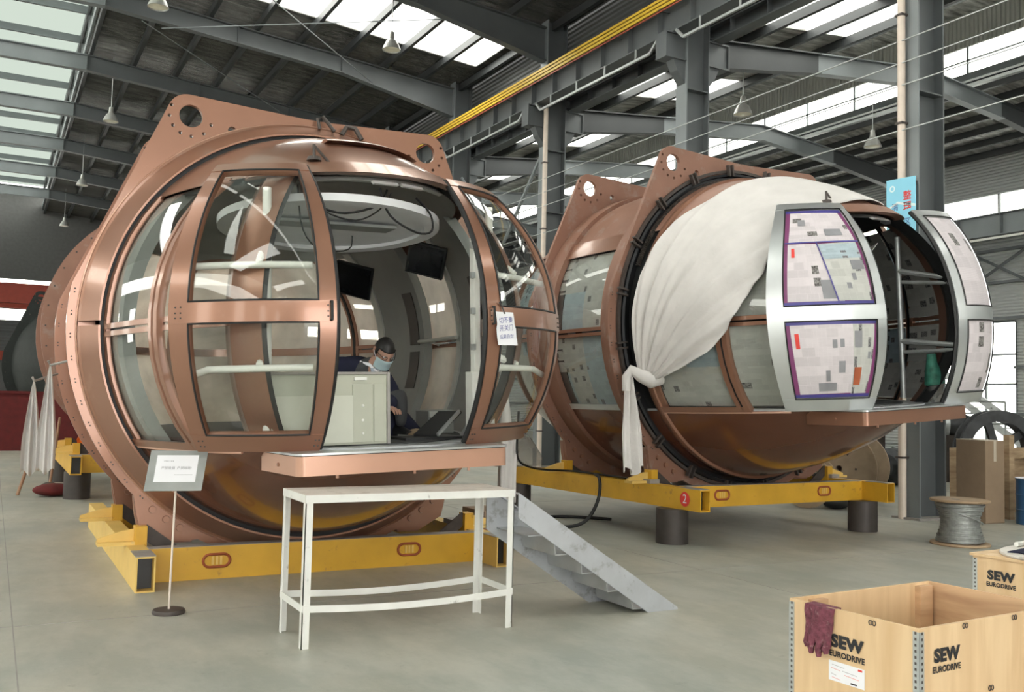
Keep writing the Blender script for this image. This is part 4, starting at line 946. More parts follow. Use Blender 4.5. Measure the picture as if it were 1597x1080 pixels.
MB(CB).box(cx1 - 0.005, cx1 + 0.018, cy0 - 0.02, cy0 + 0.02, cz0, cz1 + 0.018).build('corner_post', 'steel_dusty', t)
MB(CB).box(-0.27, -0.17, cy0 - 0.02, cy0, cz1 - 0.045, cz1 - 0.02).build('name_plate', 'white_paint', t)
for z in (-0.85, -0.75, -0.64): 
    b = MB(CB); b.lathe([(0.011, 0), (0.008, -0.006), (0.001, -0.007)], lambda a, c, h: (-0.2 + a, cy0 - 0.01 + h, z + c), 10); b.build('knob', 'white_paint', t)
# low dark seat box, bag and book beside the man
t = thing('tool_bag', 'black canvas tool bag on the cabin floor right of the cabinet', 'bag', C1((0.55, -1.75, -0.935)))
b = MB(C1); b.slab(lambda u, v, o: (0.32 + 0.5 * u, -1.9 + 0.3 * v, -0.935 + (0.28 * sin(pi * min(1, 0.12 + u * 0.9)) * (0.6 + 0.4 * sin(pi * v)) if o else 0)), frange(0, 1, 12), frange(0, 1, 7), 1); b.build('bag_body', 'navy_cloth', t, smooth=60)
b = MB(C1); b.tube([(0.4, -1.78, -0.72), (0.5, -1.8, -0.62), (0.62, -1.8, -0.68)], 0.012, 6); b.build('handle', 'black_rubber', t)
t = thing('open_manual', 'pale open manual lying on the cabin floor', 'manual', C1((0.72, -2.15, -0.93)))
MB(C1).box(0.46, 0.76, -2.3, -2.05, -0.935, -0.92).build('cover', 'interior_light', t)
MB(C1).slab(lambda u, v, o: (0.5 + 0.24 * u, -2.28 + 0.2 * v, -0.92 + o + 0.04 * sin(pi * u)), frange(0, 1, 7), [0, 1], 0.01).build('pages', 'pallet_wood', t, smooth=60)
t = thing('folded_ramp', 'black folding ramp with silver edge lying inside the right door', 'ramp', C1((0.9, -2.6, -0.93)))
MB(C1).bar((0.42, -2.75, -0.90), (0.76, -2.5, -0.72), 0.22, 0.02).build('plate', 'interior_dark', t)
MB(C1).bar((0.48, -2.86, -0.89), (0.78, -2.64, -0.71), 0.02, 0.025).build('edge', 'aluminium', t)
MB(C1).box(0.25, 0.78, -2.75, -2.35, -0.935, -0.915).build('base', 'interior_dark', t)
t = thing('grey_box', 'small grey equipment box on the cabin floor by the lining', 'box', C1((0.9, -1.6, -0.935)))
MB(C1).box(0.82, 1.08, -1.9, -1.6, -0.935, -0.72).build('body', 'interior_grey', t, bevel=0.01)
MB(C1).box(0.83, 1.07, -1.91, -1.9, -0.78, -0.73).build('lid_edge', 'interior_light', t)
# ------------------------------------------------------------------ yellow cradles under the cabins
def cradle(label, ox, oy, oz, yaw, W, hb, group=None, number=False, ring_y=(0.77, 2.55)):
    ca, sa = cos(radians(yaw)), sin(radians(yaw))
    X = lambda p: (ox + p[0] * ca - p[1] * sa, oy + p[0] * sa + p[1] * ca, oz + p[2])
    T = thing('cabin_cradle', label, 'cradle', (ox, oy, oz), group)
    bw, th = 0.15, 0.012
    def hollow(b, x0, x1, y0, y1):
        b.box(x0, x1, y0, y1, 0, th); b.box(x0, x1, y0, y1, hb - th, hb)
        b.box(x0, x0 + th, y0, y1, th, hb - th); b.box(x1 - th, x1, y0, y1, th, hb - th)
    for x0 in (0.0, W - bw):
        b = MB(X); hollow(b, x0, x0 + bw, 0, 4.25); sb = b.build('side_beam', 'yellow_pale' if not number and oz == 0 else 'yellow_paint', T)
        MB(X).box(x0 + th, x0 + bw - th, 0.12, 0.14, th, hb - th).build('shade_plate', 'interior_dark', sb)  # added dark plate, imitates the shade inside the open beam end
        MB(X).box(x0 - 0.004, x0 + bw + 0.004, 0.01, 0.34, hb, hb + 0.006).build('cover_strip', 'steel_dusty', sb)
        MB(X).box(x0, x0 + bw, 0.9, 1.25, hb, hb + 0.05).build('pad', 'steel_dusty', sb)
    for y0 in (0.4, 3.6):
        fb = MB(X).box(bw, W - bw, y0, y0 + 0.15, 0, hb).build('cross_beam', 'yellow_paint', T)
        MB(X).box(bw, W - bw, y0 + 0.004, y0 + 0.146, hb, hb + 0.004).build('dust_strip', 'steel_dusty', fb)
        if y0 < 1:
            for fx in (0.18, 0.76):
                cxx = bw + (W - 2 * bw) * fx; z = hb * 0.56
                lp = arc(cxx + 0.06, z, 0.055, -90, 90, 9) + arc(cxx - 0.06, z, 0.055, 90, 270, 9)
                MB(X).tube([(u, y0 - 0.004, v) for u, v in lp], 0.013, 6, closed=True).build('lifting_eye', 'rust_red', fb, smooth=60)
                for k in (-0.035, 0.0, 0.035): MB(X).box(cxx + k - 0.008, cxx + k + 0.012, y0 - 0.008, y0, z - 0.035, z + 0.035).build('eye_plate', 'yellow_pale', fb)
    for ry in ring_y:
        for sg, xe in ((-1, 0.0), (1, W)):
            q = lambda d: xe + sg * d if True else 0
            b = MB(X)
            b.prism([(q(0.23), hb + 0.03), (q(-0.07), hb + 0.03), (q(-0.07), hb + 0.13), (q(0.02), hb + 0.12), (q(0.23), hb + 0.055)], lambda u, v, w: (u, w, v), ry - 0.02, ry + 0.02)
            b.box(min(q(0.23), q(-0.07)), max(q(0.23), q(-0.07)), ry - 0.09, ry + 0.06, hb + 0.0, hb + 0.03)
            b.build('outrigger', 'yellow_pale', T)
            b = MB(X)
            b.box(min(q(-0.07), q(-0.17)), max(q(-0.07), q(-0.17)), ry - 0.09, ry + 0.05, 0.02, hb + 0.16)
            b.build('post', 'yellow_paint', T)
            b = MB(X)
            b.bar((q(-0.14), ry - 0.03, hb + 0.12), (q(-0.42), ry - 0.03, hb - 0.09), 0.12, 0.02, up=(0, 1, 0)); b.bar((q(-0.2), ry, 0.05), (q(-0.36), ry, hb - 0.06), 0.05, 0.05)
            b.build('support_bracket', 'dark_iron', T)
    if number:
        b = MB(X); b.lathe([(0.001, 0.0), (0.085, 0.0)], lambda a, c, h: (-0.004, 0.26 + a, hb * 0.5 + c), 28); nb = b.build('number_disc', 'ink_red', T)
        lettering('numeral', '2', 0.15, lambda u, v, w: X((-0.004 - w, 0.26 - u, hb * 0.5 + v)), 'paper_white', nb)
    return T, X
cradle('worn yellow steel cradle on the floor under the front cabin', 1.085, 8.2, 0.0, 0.0, 3.44, 0.285)
cradle('yellow steel cradle numbered 2 raised on pipe posts under the second cabin', 7.1, 8.43, 0.405, 2.0, 3.38, 0.25, number=True, ring_y=(1.05, 2.9))
cradle('yellow steel cradle at far left behind the front cabin', 1.05, 15.2, 0.405, 0.0, 3.38, 0.27)
# pipe posts
def post(x, y, h, label, r=0.19):
    t = thing('pipe_post', label, 'post', (x, y, 0), 'steel pipe posts under cradles')
    MB().lathe([(r - 0.02, 0), (r, 0), (r, h), (r - 0.02, h), (r - 0.02, 0)], lambda a, b, c: (x + a, y + b, c), 32).build('pipe_wall', 'pipe_dark', t, smooth=40)
    MB().lathe([(0.001, h - 0.012), (r - 0.02, h - 0.012), (r - 0.02, h - 0.002), (0.001, h - 0.002)], lambda a, b, c: (x + a, y + b, c), 32).build('cap_plate', 'dark_iron', t)
post(7.09, 8.92, 0.405, 'dark pipe post below the red number 2')
post(10.28, 8.9, 0.405, 'dark pipe post at the right end of the numbered cradle')
post(6.98, 12.4, 0.405, 'dark pipe post under the rear left end of the numbered cradle', 0.17)
post(10.1, 12.45, 0.405, 'dark pipe post under the rear right end of the numbered cradle', 0.17)
post(1.2, 15.85, 0.405, 'nearer dark pipe post left of the front cabin')
post(1.15, 19.0, 0.405, 'farther dark pipe post left of the front cabin')
post(4.3, 15.85, 0.405, 'dark pipe post hidden deep under the far cradle, nearer')
post(4.3, 19.0, 0.405, 'dark pipe post hidden deep under the far cradle, farther')

# ------------------------------------------------------------------ cabins standing farther back at left
def far_cabin(label, cx, cy, zc, m, mr, lugs=True):
    T = thing('wheel_cabin', label, 'cabin', (cx, cy, zc - 2.13))
    X = lambda p: (cx + p[0], cy + p[1], zc + p[2])
    MB(X).lathe([(RY(y), y) for y in frange(-3.7, 3.7, 31)], lambda a, b, h: (a, h, b), 48).build('shell', m, T, smooth=60)
    for yf in (-0.95, 0.9):
        plate('mounting_ring', ring_loops(1.8) if lugs else [circle(0, 0, 2.13, 72), circle(0, 0, 1.8, 72)], 0.05, lambda u, v, w: X((u, yf + w, v)), mr, T)
        MB(X).lathe([(2.0, yf + 0.05), (2.0, yf + 0.3), (1.85, yf + 0.3)], lambda a, b, h: (a, h, b), 60).build('ring_drum', mr, T, smooth=40)
    bl = MB(X)
    for i in range(40):
        a = 2 * pi * i / 40; bl.box(2.06 * cos(a) - 0.012, 2.06 * cos(a) + 0.012, -0.965, -0.95, 2.06 * sin(a) - 0.012, 2.06 * sin(a) + 0.012)
    bl.build('bolts', 'dark_iron', T, kind='stuff')
far_cabin('third copper cabin, a sliver of it seen behind the front cabin at left', 2.75, 17.6, 2.66, 'copper', 'copper_dusty', lugs=False)
far_cabin('dark wrapped cabin farthest back at the left edge', 2.35, 33.0, 2.5, 'dark_wrap', 'dark_wrap')

# ------------------------------------------------------------------ work table and its ramp of steps
TX0, TX1, TY0, TY1, TZ = 1.80, 3.33, 5.99, 6.52, 0.975
t = thing('work_table', 'white angle-iron table with chipped paint in front of the front cabin', 'table', (2.56, 6.25, 0))
def angle_leg(x, y, sx, sy):
    b = MB(); b.box(min(x, x + sx * 0.05), max(x, x + sx * 0.05), min(y, y + sy * 0.006), max(y, y + sy * 0.006), 0, TZ - 0.005); b.box(min(x, x + sx * 0.006), max(x, x + sx * 0.006), min(y, y + sy * 0.05), max(y, y + sy * 0.05), 0, TZ - 0.005)
    b.build('leg', 'white_paint_chipped', t)
for x, sx in ((TX0, 1), (TX1, -1)):
    for y, sy in ((TY0, 1), (TY1, -1)): angle_leg(x, y, sx, sy)
b = MB(); b.box(TX0 - 0.004, TX1 + 0.004, TY0 - 0.004, TY0 + 0.002, TZ - 0.05, TZ); b.box(TX0 - 0.004, TX1 + 0.004, TY1 - 0.002, TY1 + 0.004, TZ - 0.05, TZ); b.box(TX0 - 0.004, TX0 + 0.002, TY0, TY1, TZ - 0.05, TZ); b.box(TX1 - 0.002, TX1 + 0.004, TY0, TY1, TZ - 0.05, TZ)
b.build('apron', 'white_paint_chipped', t)
MB().box(TX0, TX1, TY0, TY1, TZ - 0.012, TZ + 0.002).build('table_top', 'table_top_white', t)
for (xa, ya, xb, yb) in ((TX0, TY0, TX1, TY0), (TX0, TY1, TX1, TY1)):
    b = MB()
    for i in range(12):
        u, v = i / 12, (i + 1) / 12; sag = lambda q: 0.255 - 0.03 * sin(pi * q)
        b.bar((xa + (xb - xa) * u, ya, sag(u)), (xa + (xb - xa) * v, ya, sag(v)), 0.008, 0.045)
    b.build('stretcher', 'white_paint_chipped', t)
for x in (TX0, TX1): MB().bar((x, TY0, 0.255), (x, TY1, 0.255), 0.008, 0.045).build('stretcher', 'white_paint_chipped', t)
t = thing('step_ramp', 'grey steel ladder of steps leaning from the white table to the floor', 'steps', (4.7, 6.25, 0))
SA, SB = (3.37, 0.93), (4.80, 0.02)
for y in (6.0, 6.5):
    b = MB(); d = Vector((SB[0] - SA[0], 0, SB[1] - SA[1])).normalized(); n = Vector((-d.z, 0, d.x)); n = -n if n.z < 0 else n
    h = 0.10
    A = Vector((SA[0], y, SA[1])); B = Vector((SB[0] + 0.0, y, SB[1]))
    dd = 0.16 if y < 6.2 else 0.30
    poly = [(A.x, A.z + 0.02), (A.x, A.z - dd), (B.x - 0.26 - (dd - 0.16) * 1.55, 0.0), (B.x + 0.03, 0.0), (B.x + 0.03, 0.015)]
    b.prism(poly, lambda u, v, w: (u, w, v), y - 0.006, y + 0.006)
    lip = 0.05 if y > 6.2 else -0.05
    b.bar((A.x, y - lip / 2, A.z + 0.018), (B.x + 0.03, y - lip / 2, 0.015), 0.05, 0.008)
    b.build('stringer', 'ramp_grey', t)
for i in range(5):
    x0 = 3.46 + i * 0.235; z0 = 0.64 - i * 0.150
    b = MB(); b.box(x0, x0 + 0.22, 6.006, 6.494, z0 - 0.008, z0); b.bar((x0 + 0.215, 6.25, z0 - 0.004), (x0 + 0.235, 6.25, z0 - 0.15), 0.488, 0.008, up=(1, 0, 0)); b.build('step', 'plate_grey', t)
MB().box(4.55, 4.83, 6.006, 6.494, 0.0, 0.012).build('foot_tread', 'plate_grey', t)

# ------------------------------------------------------------------ notice on a stand
t = thing('notice_stand', 'notice board with printed white sheet on a thin pole with round base', 'sign', (1.215, 7.375, 0))
MB().lathe([(0.001, 0), (0.115, 0), (0.118, 0.012), (0.11, 0.03), (0.001, 0.032)], lambda a, b, h: (1.215 + a, 7.375 + b, h), 28).build('base', 'dark_iron', t, smooth=40)
MB().tube([(1.215, 7.375, 0.03), (1.225, 7.36, 0.93)], 0.008, 8).build('pole', 'pipe_cream', t)
def NB(u, v, w):                                        # board plane leaning back
    o = Vector((1.217, 7.335, 1.045)); ux = Vector((0.985, -0.17, 0.0)).normalized(); vz = Vector((0.15, 0.2, 0.96)).normalized(); n = ux.cross(vz).normalized()
    return tuple(o + ux * u + vz * v + n * w)
MB().prism([(-0.20, -0.15), (0.20, -0.15), (0.205, 0.15), (-0.195, 0.15)], NB, -0.012, 0.0).build('board', 'sign_metal', t)
MB().prism([(-0.145, -0.085), (0.145, -0.085), (0.145, 0.115), (-0.145, 0.115)], NB, 0.0, 0.002).build('sheet', 'paper_white', t)
lettering('print', '严禁吸烟  严禁踩踏!', 0.024, lambda u, v, w: NB(u, v + 0.018, 0.002 + w), 'ink_grey', t)
lettering('small_print', '文明施工现场', 0.012, lambda u, v, w: NB(u - 0.06, v + 0.07, 0.002 + w), 'ink_grey', t)
MB().prism([(-0.01, -0.032), (0.12, -0.032), (0.12, -0.03), (-0.01, -0.03)], NB, 0.002, 0.003).build('rule', 'ink_grey', t)

# ------------------------------------------------------------------ plywood crates
def crate(label, P0, ang, LA, LB, H, open_top, group='plywood crates', lid=False):
    """P0 = left top corner on plan; side A runs towards the camera-right, side B runs away to the right"""
    a = radians(ang); ua = Vector((sin(a), -cos(a), 0)); ub = Vector((cos(a), sin(a), 0)); O = Vector((P0[0], P0[1], 0))
    W = lambda u, v, z: tuple(O + ua * u + ub * v + Vector((0, 0, z)))
    T = thing('plywood_crate', label, 'crate', tuple(O + ua * LA / 2 + ub * LB / 2), group)
    th = 0.014
    def wall(u0, u1, v0, v1, z0=0.02, z1=H, m='plywood', nm='panel'):
        b = MB(lambda p: W(*p)); b.box(u0, u1, v0, v1, z0, z1); return b.build(nm, m, T)
    pa = wall(0, LA, 0, th); wall(0, LA, LB - th, LB, m='plywood_inner')
    wall(LA - th, LA, th, LB - th); wall(0, th, th, LB - th)
    wall(0, LA, 0, LB, 0.0, 0.02, nm='base')
    for v in (0.10, LB - 0.12): wall(th, th + 0.03, v, v + 0.09, 0.02, H - 0.012, 'plywood_inner', 'batten')
    for (u, v) in ((0, 0), (LA, 0), (LA, LB), (0, LB)):
        b = MB(lambda p: W(*p)); su = 1 if u == 0 else -1; sv = 1 if v == 0 else -1
        b.box(min(u - su * 0.002, u + su * 0.026), max(u - su * 0.002, u + su * 0.026), min(v, v - sv * 0.002), max(v, v - sv * 0.002), 0.02, H - 0.012)
        b.box(min(u, u - su * 0.002), max(u, u - su * 0.002), min(v - sv * 0.002, v + sv * 0.026), max(v - sv * 0.002, v + sv * 0.026), 0.02, H - 0.012)
        cs = b.build('corner_strip', 'galvanised', T)
        b = MB(lambda p: W(*p))
        for k in range(int(H / 0.022) - 1):
            z = 0.03 + k * 0.022
            b.box(u + su * 0.010, u + su * 0.018, min(v - sv * 0.003, v - sv * 0.002), max(v - sv * 0.003, v - sv * 0.002), z, z + 0.01)
            b.box(min(u - su * 0.003, u - su * 0.002), max(u - su * 0.003, u - su * 0.002), v + sv * 0.010, v + sv * 0.018, z, z + 0.01)
        b.build('punched_holes', 'dark_iron', cs, kind='stuff')
    def clip(f, m='dark_iron'):
        for k in (-0.0085, 0.0085):
            MB().tube([f(k + 0.0075 * cos(q), 0.0095 * sin(q)) for q in [2 * pi * i / 10 for i in range(10)]], 0.0018, 5, closed=True).build('spring_clip', m, T)
    return T, W, clip
CRT, CW, clip = crate('large open plywood crate at lower right with a maroon glove over its rim', (3.01, 2.99), 2.5, 0.62, 0.94, 0.80, True)
fa = lambda u0, z0: (lambda p, q, w: CW(u0 + p, -0.001 - w, z0 + q))            # camera-left face (plane v = 0)
fb = lambda v0, z0: (lambda p, q, w: CW(0.62 + 0.001 + w, v0 + p, z0 + q))      # right face
lettering('print_sew', 'SEW', 0.066, lambda u, v, w: fa(0.297, 0.672)(u, v, w), 'ink_black', CRT, bold=0.0038, squash=1.12, spacing=1.06)
lettering('print_eurodrive', 'EURODRIVE', 0.0325, lambda u, v, w: fa(0.297, 0.622)(u, v, w), 'ink_black', CRT, bold=0.0012, squash=0.95, spacing=1.05)
lettering('print_sew', 'SEW', 0.066, lambda u, v, w: fb(0.161, 0.690)(u, v, w), 'ink_black', CRT, bold=0.0038, squash=1.12, spacing=1.06)
lettering('print_eurodrive', 'EURODRIVE', 0.0325, lambda u, v, w: fb(0.161, 0.640)(u, v, w), 'ink_black', CRT, bold=0.0012, squash=0.95, spacing=1.05)
for u0, z0, f in ((0.417, 0.781, fa), (0.276, 0.786, fb), (0.601, 0.786, fb), (0.44, 0.53, fb)):
    clip((lambda f_: (lambda p, q: f_(p, q, 0.002)))(f(u0, z0)))
t = thing('shipping_label', 'white shipping label with faint red print on the open crate', 'label', CW(0.295, 0, 0.55))
g = fa(0.295, 0.554)
MB().prism([(-0.086, -0.039), (0.086, -0.039), (0.086, 0.039), (-0.086, 0.039)], g, 0.0, 0.0008).build('sheet', 'paper_white', t)
MB().prism([(0.055, 0.026), (0.075, 0.026), (0.075, 0.034), (0.055, 0.034)], g, 0.0008, 0.0012).build('red_mark', 'ink_red', t)
MB().prism([(0.02, -0.033), (0.05, -0.033), (0.05, -0.027), (0.02, -0.027)], g, 0.0008, 0.0012).build('barcode', 'ink_black', t)
for k, (a, b_, z) in enumerate(((-0.07, -0.01, 0.024), (-0.075, -0.03, 0.01), (-0.02, 0.05, 0.008), (-0.01, 0.06, -0.006), (-0.075, -0.05, -0.012), (-0.07, -0.03, -0.026))):
    MB().prism([(a, z), (b_, z - 0.004), (b_, z - 0.0025), (a, z + 0.0015)], g, 0.0008, 0.0012).build('scribble', 'ink_red' if k % 2 else 'ink_grey', t)
# maroon knitted glove folded over the rim
t = thing('work_glove', 'maroon knitted work glove hanging over the crate rim', 'glove', CW(0.165, 0, 0.8))
def glv(u, v, o=0.0):
    s_ = v * 0.24 - 0.07
    wob = 0.006 * sin(9 * u + 5 * v) + 0.004 * sin(17 * v)
    uu = 0.10 + 0.145 * u + 0.02 * v * (1 - u)
    if s_ < 0: return CW(uu, 0.016 + o, 0.80 + s_ * 0.6 + 0.004)
    return CW(uu - 0.02 * v, -0.006 - 0.014 * sin(pi * min(1, u)) * (0.4 + 0.6 * v) - o - wob * 0.6, 0.808 - s_ * 0.93 + 0.01 * sin(6 * u) * v)
MB().slab(lambda u, v, o: glv(u, v, o), frange(0, 1, 13), frange(0, 1, 22), 0.012).build('glove_body', 'maroon_knit', t, smooth=60)
for k, (u, l) in enumerate(((0.1, 0.035), (0.36, 0.055), (0.62, 0.05), (0.88, 0.03))):
    p = Vector(glv(u, 0.97, 0.006)); q = p + Vector((-0.012, -0.006, -l)); MB().tube([p + Vector((0, 0, 0.02)), p, (p + q) / 2 + Vector((-0.006, 0, 0)), q], [0.014, 0.016, 0.015, 0.009], 8).build('finger', 'maroon_knit', t, smooth=60)
# second crate with a round board on top
CR2, CW2, clip2 = crate('plywood crate at the right edge with a white board and dark cloth on it', (4.9, 3.47), 2.5, 0.62, 0.94, 0.80, False)
MB(lambda p: CW2(*p)).box(-0.012, 0.632, -0.012, 0.95, 0.80, 0.815).build('lid', 'plywood', CR2)
fa2 = lambda u0, z0: (lambda p, q, w: CW2(u0 + p, -0.001 - w, z0 + q))
lettering('print_sew', 'SEW', 0.066, fa2(0.165, 0.705), 'ink_black', CR2, bold=0.0038, squash=1.12, spacing=1.06)
lettering('print_eurodrive', 'EURODRIVE', 0.032, fa2(0.165, 0.656), 'ink_black', CR2, bold=0.0012, squash=0.95, spacing=1.05)
tb = thing('round_board', 'white round board lying on the closed crate', 'board', CW2(0.30, 0.42, 0.815))
b = MB(); b.lathe([(0.001, 0), (0.40, 0), (0.405, 0.008), (0.40, 0.016), (0.001, 0.016)], lambda a, c, h: CW2(0.32 + a * 0.78, 0.385 + c, 0.816 + h), 40); b.build('board_disc', 'table_top_white', tb, smooth=40)
b = MB(); b.lathe([(0.398, 0.0075), (0.407, 0.0085)], lambda a, c, h: CW2(0.32 + a * 0.78, 0.385 + c, 0.816 + h), 40); b.build('edge_band', 'cardboard', tb)
t = thing('navy_cloth', 'crumpled navy cloth on the round board at the right edge', 'cloth', CW2(0.36, 0.36, 0.833))
def rag(u, v, o=0.0):
    z = 0.034 + 0.024 * sin(7 * u + 2) * sin(6 * v + 1) + 0.012 * sin(19 * u + 11 * v)
    return CW2(0.16 + 0.3 * u + 0.03 * sin(8 * v), 0.07 + 0.5 * v + 0.03 * sin(9 * u), 0.833 + (max(0.006, z * sin(pi * (0.1 + 0.8 * u)) * sin(pi * (0.08 + 0.84 * v)) * 1.6) if o else 0))
MB().slab(lambda u, v, o: rag(u, v, o), frange(0, 1, 16), frange(0, 1, 20), 1).build('cloth_body', 'navy_cloth', t, smooth=70)
MB().tube([CW2(0.3, 0.12, 0.85), CW2(0.34, 0.06, 0.842), CW2(0.31, 0.03, 0.838)], [0.02, 0.014, 0.008], 8).build('corner', 'navy_cloth', t, smooth=60)
tag(MB().tube([CW2(0.05, 0.34, 0.847), CW2(0.02, 0.7, 0.847)], 0.014, 10).build('white_tube', 'white_paint', None, smooth=40), 'short white plastic tube on the crate at the right edge', 'tube')

# ------------------------------------------------------------------ steel rope reel
rx, ry = 10.42, 7.55
t = thing('rope_reel', 'wooden reel of grey steel wire rope standing on its flange', 'reel', (rx, ry, 0))
for z in (0.0, 0.52): MB().lathe([(0.03, z), (0.335, z), (0.345, z + 0.012), (0.335, z + 0.03), (0.03, z + 0.03), (0.03, z)], lambda a, b, h: (rx + a, ry + b, h), 40).build('flange', 'pallet_wood', t, smooth=30)
MB().lathe([(0.15, 0.03), (0.15, 0.52)], lambda a, b, h: (rx + a, ry + b, h), 24).build('core', 'pallet_wood', t, smooth=40)
def coil(n, r0, z0, z1, off, ph):
    pts = []
    for i in range(n * 14 + 1):
        a = 2 * pi * i / 14 + ph; z = z0 + (z1 - z0) * i / (n * 14)
        r = r0 + 0.022 * cos(3.2 * (z - 0.27) / 0.25) * -1 + 0.006 * sin(a * 0.31 + off) + 0.016 * abs((z - 0.27) / 0.24) ** 2
        pts.append((rx + r * cos(a), ry + r * sin(a), z + 0.004 * sin(a * 1.7 + off)))
    return pts
MB().tube(coil(28, 0.235, 0.042, 0.505, 0, 0), 0.0095, 6).build('rope_winding', 'wire_rope', t, smooth=60)
MB().lathe([(0.232, 0.032), (0.222, 0.15), (0.212, 0.27), (0.222, 0.4), (0.235, 0.515)], lambda a, b, h: (rx + a, ry + b, h), 32).build('inner_winding', 'wire_rope', t, smooth=40)
MB().tube([(rx + 0.25 * cos(a), ry + 0.25 * sin(a), 0.42 - 0.16 * i / 12) for i, a in enumerate(frange(3.4, 5.4, 13))], 0.009, 6).build('loose_turn', 'wire_rope', t, smooth=60)
MB().lathe([(0.001, 0.552), (0.05, 0.552), (0.05, 0.548)], lambda a, b, h: (rx - 0.08 + a, ry + b, h), 16).build('bore_cover', 'interior_dark', t)

# ------------------------------------------------------------------ things beyond the nearest column
bx, by = 12.9, 8.9
t = thing('cardboard_carton', 'tall brown cardboard carton standing right of the nearest column', 'carton', (13.0, 9.0, 0))
def KB(p): 
    a = radians(-8); return (13.06 + (p[0]) * cos(a) - p[1] * sin(a), 9.05 + p[0] * sin(a) + p[1] * cos(a), p[2])
MB(KB).box(-0.27, 0.1, -0.27, 0.27, 0, 1.2).build('body', 'cardboard', t, bevel=0.008)
for sg in (-1, 1): MB(KB).bar((0, sg * 0.14, 1.205), (0.0001, sg * 0.14, 1.2051), 0.1, 0.01)
b = MB(KB); b.box(-0.27, 0.1, -0.27, -0.005, 1.2, 1.208); b.box(-0.27, 0.1, 0.005, 0.27, 1.2, 1.212); b.build('flaps', 'cardboard_pale', t)
MB(KB).box(-0.11, -0.06, -0.272, -0.27, 0.9, 1.2).build('tape', 'cardboard_pale', t)
# wooden frame of a broken pallet
t = thing('pallet_frame', 'upright wooden pallet frame right of the cardboard carton', 'pallet', (14.0, 9.2, 0))
MB().box(13.62, 13.74, 9.02, 9.12, 0, 1.28).build('board', 'pallet_wood', t)
for z in (0.28, 0.92): MB().box(13.2, 15.2, 9.13, 9.2, z, z + 0.16).build('board', 'pallet_wood', t)
MB().bar((13.3, 9.16, 0.6), (13.7, 9.16, 1.05), 0.03, 0.03).build('brace', 'dark_iron', t)
MB().box(14.7, 14.8, 9.02, 9.12, 0, 1.2).build('board', 'pallet_wood', t)
# blue drum
t = thing('steel_drum', 'blue steel drum at the right edge by the pallet frame', 'drum', (13.45, 8.48, 0))
MB().lathe([(0.001, 0), (0.28, 0), (0.28, 0.2), (0.29, 0.21), (0.28, 0.22), (0.28, 0.42), (0.29, 0.43), (0.28, 0.44), (0.28, 0.64), (0.29, 0.66)], lambda a, b, h: (13.45 + a, 8.48 + b, h), 36).build('body', 'blue_drum', t, smooth=30)
MB().lathe([(0.001, 0.645), (0.275, 0.645), (0.292, 0.67), (0.285, 0.67)], lambda a, b, h: (13.45 + a, 8.48 + b, h), 36).build('lid', 'paper_white', t, smooth=30)
# big wooden cable drums lying behind the cradle
def cable_drum(label, x, y, r, w, ang, hub=0.5):
    a = radians(ang); ax = Vector((cos(a), sin(a), 0)); pr = Vector((-sin(a), cos(a), 0))
    f = lambda u, v, h: tuple(Vector((x, y, r)) + pr * u + Vector((0, 0, 1)) * v + ax * h)
    T = thing('cable_drum', label, 'cable drum', (x, y, 0), 'wooden cable drums')
    for h in (-w / 2, w / 2):
        fl = MB().lathe([(0.05, h - 0.03), (r, h - 0.03), (r, h + 0.03), (0.05, h + 0.03), (0.05, h - 0.03)], f, 44).build('flange', 'drum_ply', T, smooth=30)
        for k in range(6):
            q = 2 * pi * k / 6; MB().lathe([(0.001, h - 0.045), (0.02, h - 0.045), (0.02, h)], lambda u, v, hh: f(u + 0.45 * r * cos(q), v + 0.45 * r * sin(q), hh), 8).build('bolt', 'dark_iron', fl)
    MB().lathe([(r * hub, -w / 2), (r * hub, w / 2)], f, 36).build('barrel', 'drum_ply', T, smooth=40)
    MB().lathe([(r * hub * 1.25, -w / 2 + 0.05), (r * hub * 1.3, 0), (r * hub * 1.25, w / 2 - 0.05)], f, 36).build('wrapping', 'plastic_film', T, smooth=40)
cable_drum('large wooden cable drum half hidden under the second cabin', 13.0, 11.6, 0.62, 0.75, 25)
cable_drum('smaller wooden cable drum in front of the large one', 11.9, 11.4, 0.42, 0.5, 35)
# machinery heap: ring wheel, shafts and pipes beyond the carton
t = thing('rope_sheave', 'black grooved machine wheel lying beyond the cardboard carton', 'wheel', (17.7, 12.0, 0.0))
f = lambda u, v, h: (17.7 + 0.55 * h - 0.8 * u, 12.0 + 0.8 * h + 0.55 * u, 0.87 + v)
MB().lathe([(0.58, -0.22), (0.8, -0.22), (0.8, -0.12), (0.7, -0.1), (0.7, 0.1), (0.8, 0.12), (0.8, 0.22), (0.58, 0.22), (0.58, -0.22)], f, 40).build('rim', 'machine_dark', t, smooth=30)
MB().lathe([(0.1, -0.18), (0.2, -0.18), (0.2, 0.18), (0.1, 0.18), (0.1, -0.18)], f, 20).build('hub', 'machine_dark', t, smooth=30)
for k in range(5):
    q = 2 * pi * k / 5; MB().bar(f(0.18 * cos(q), 0.18 * sin(q), 0), f(0.6 * cos(q), 0.6 * sin(q), 0), 0.12, 0.14).build('spoke', 'machine_dark', t)
MB().box(17.0, 18.4, 11.6, 12.4, 0, 0.08).build('skid', 'pallet_wood', t)
rnd = random.Random(5)
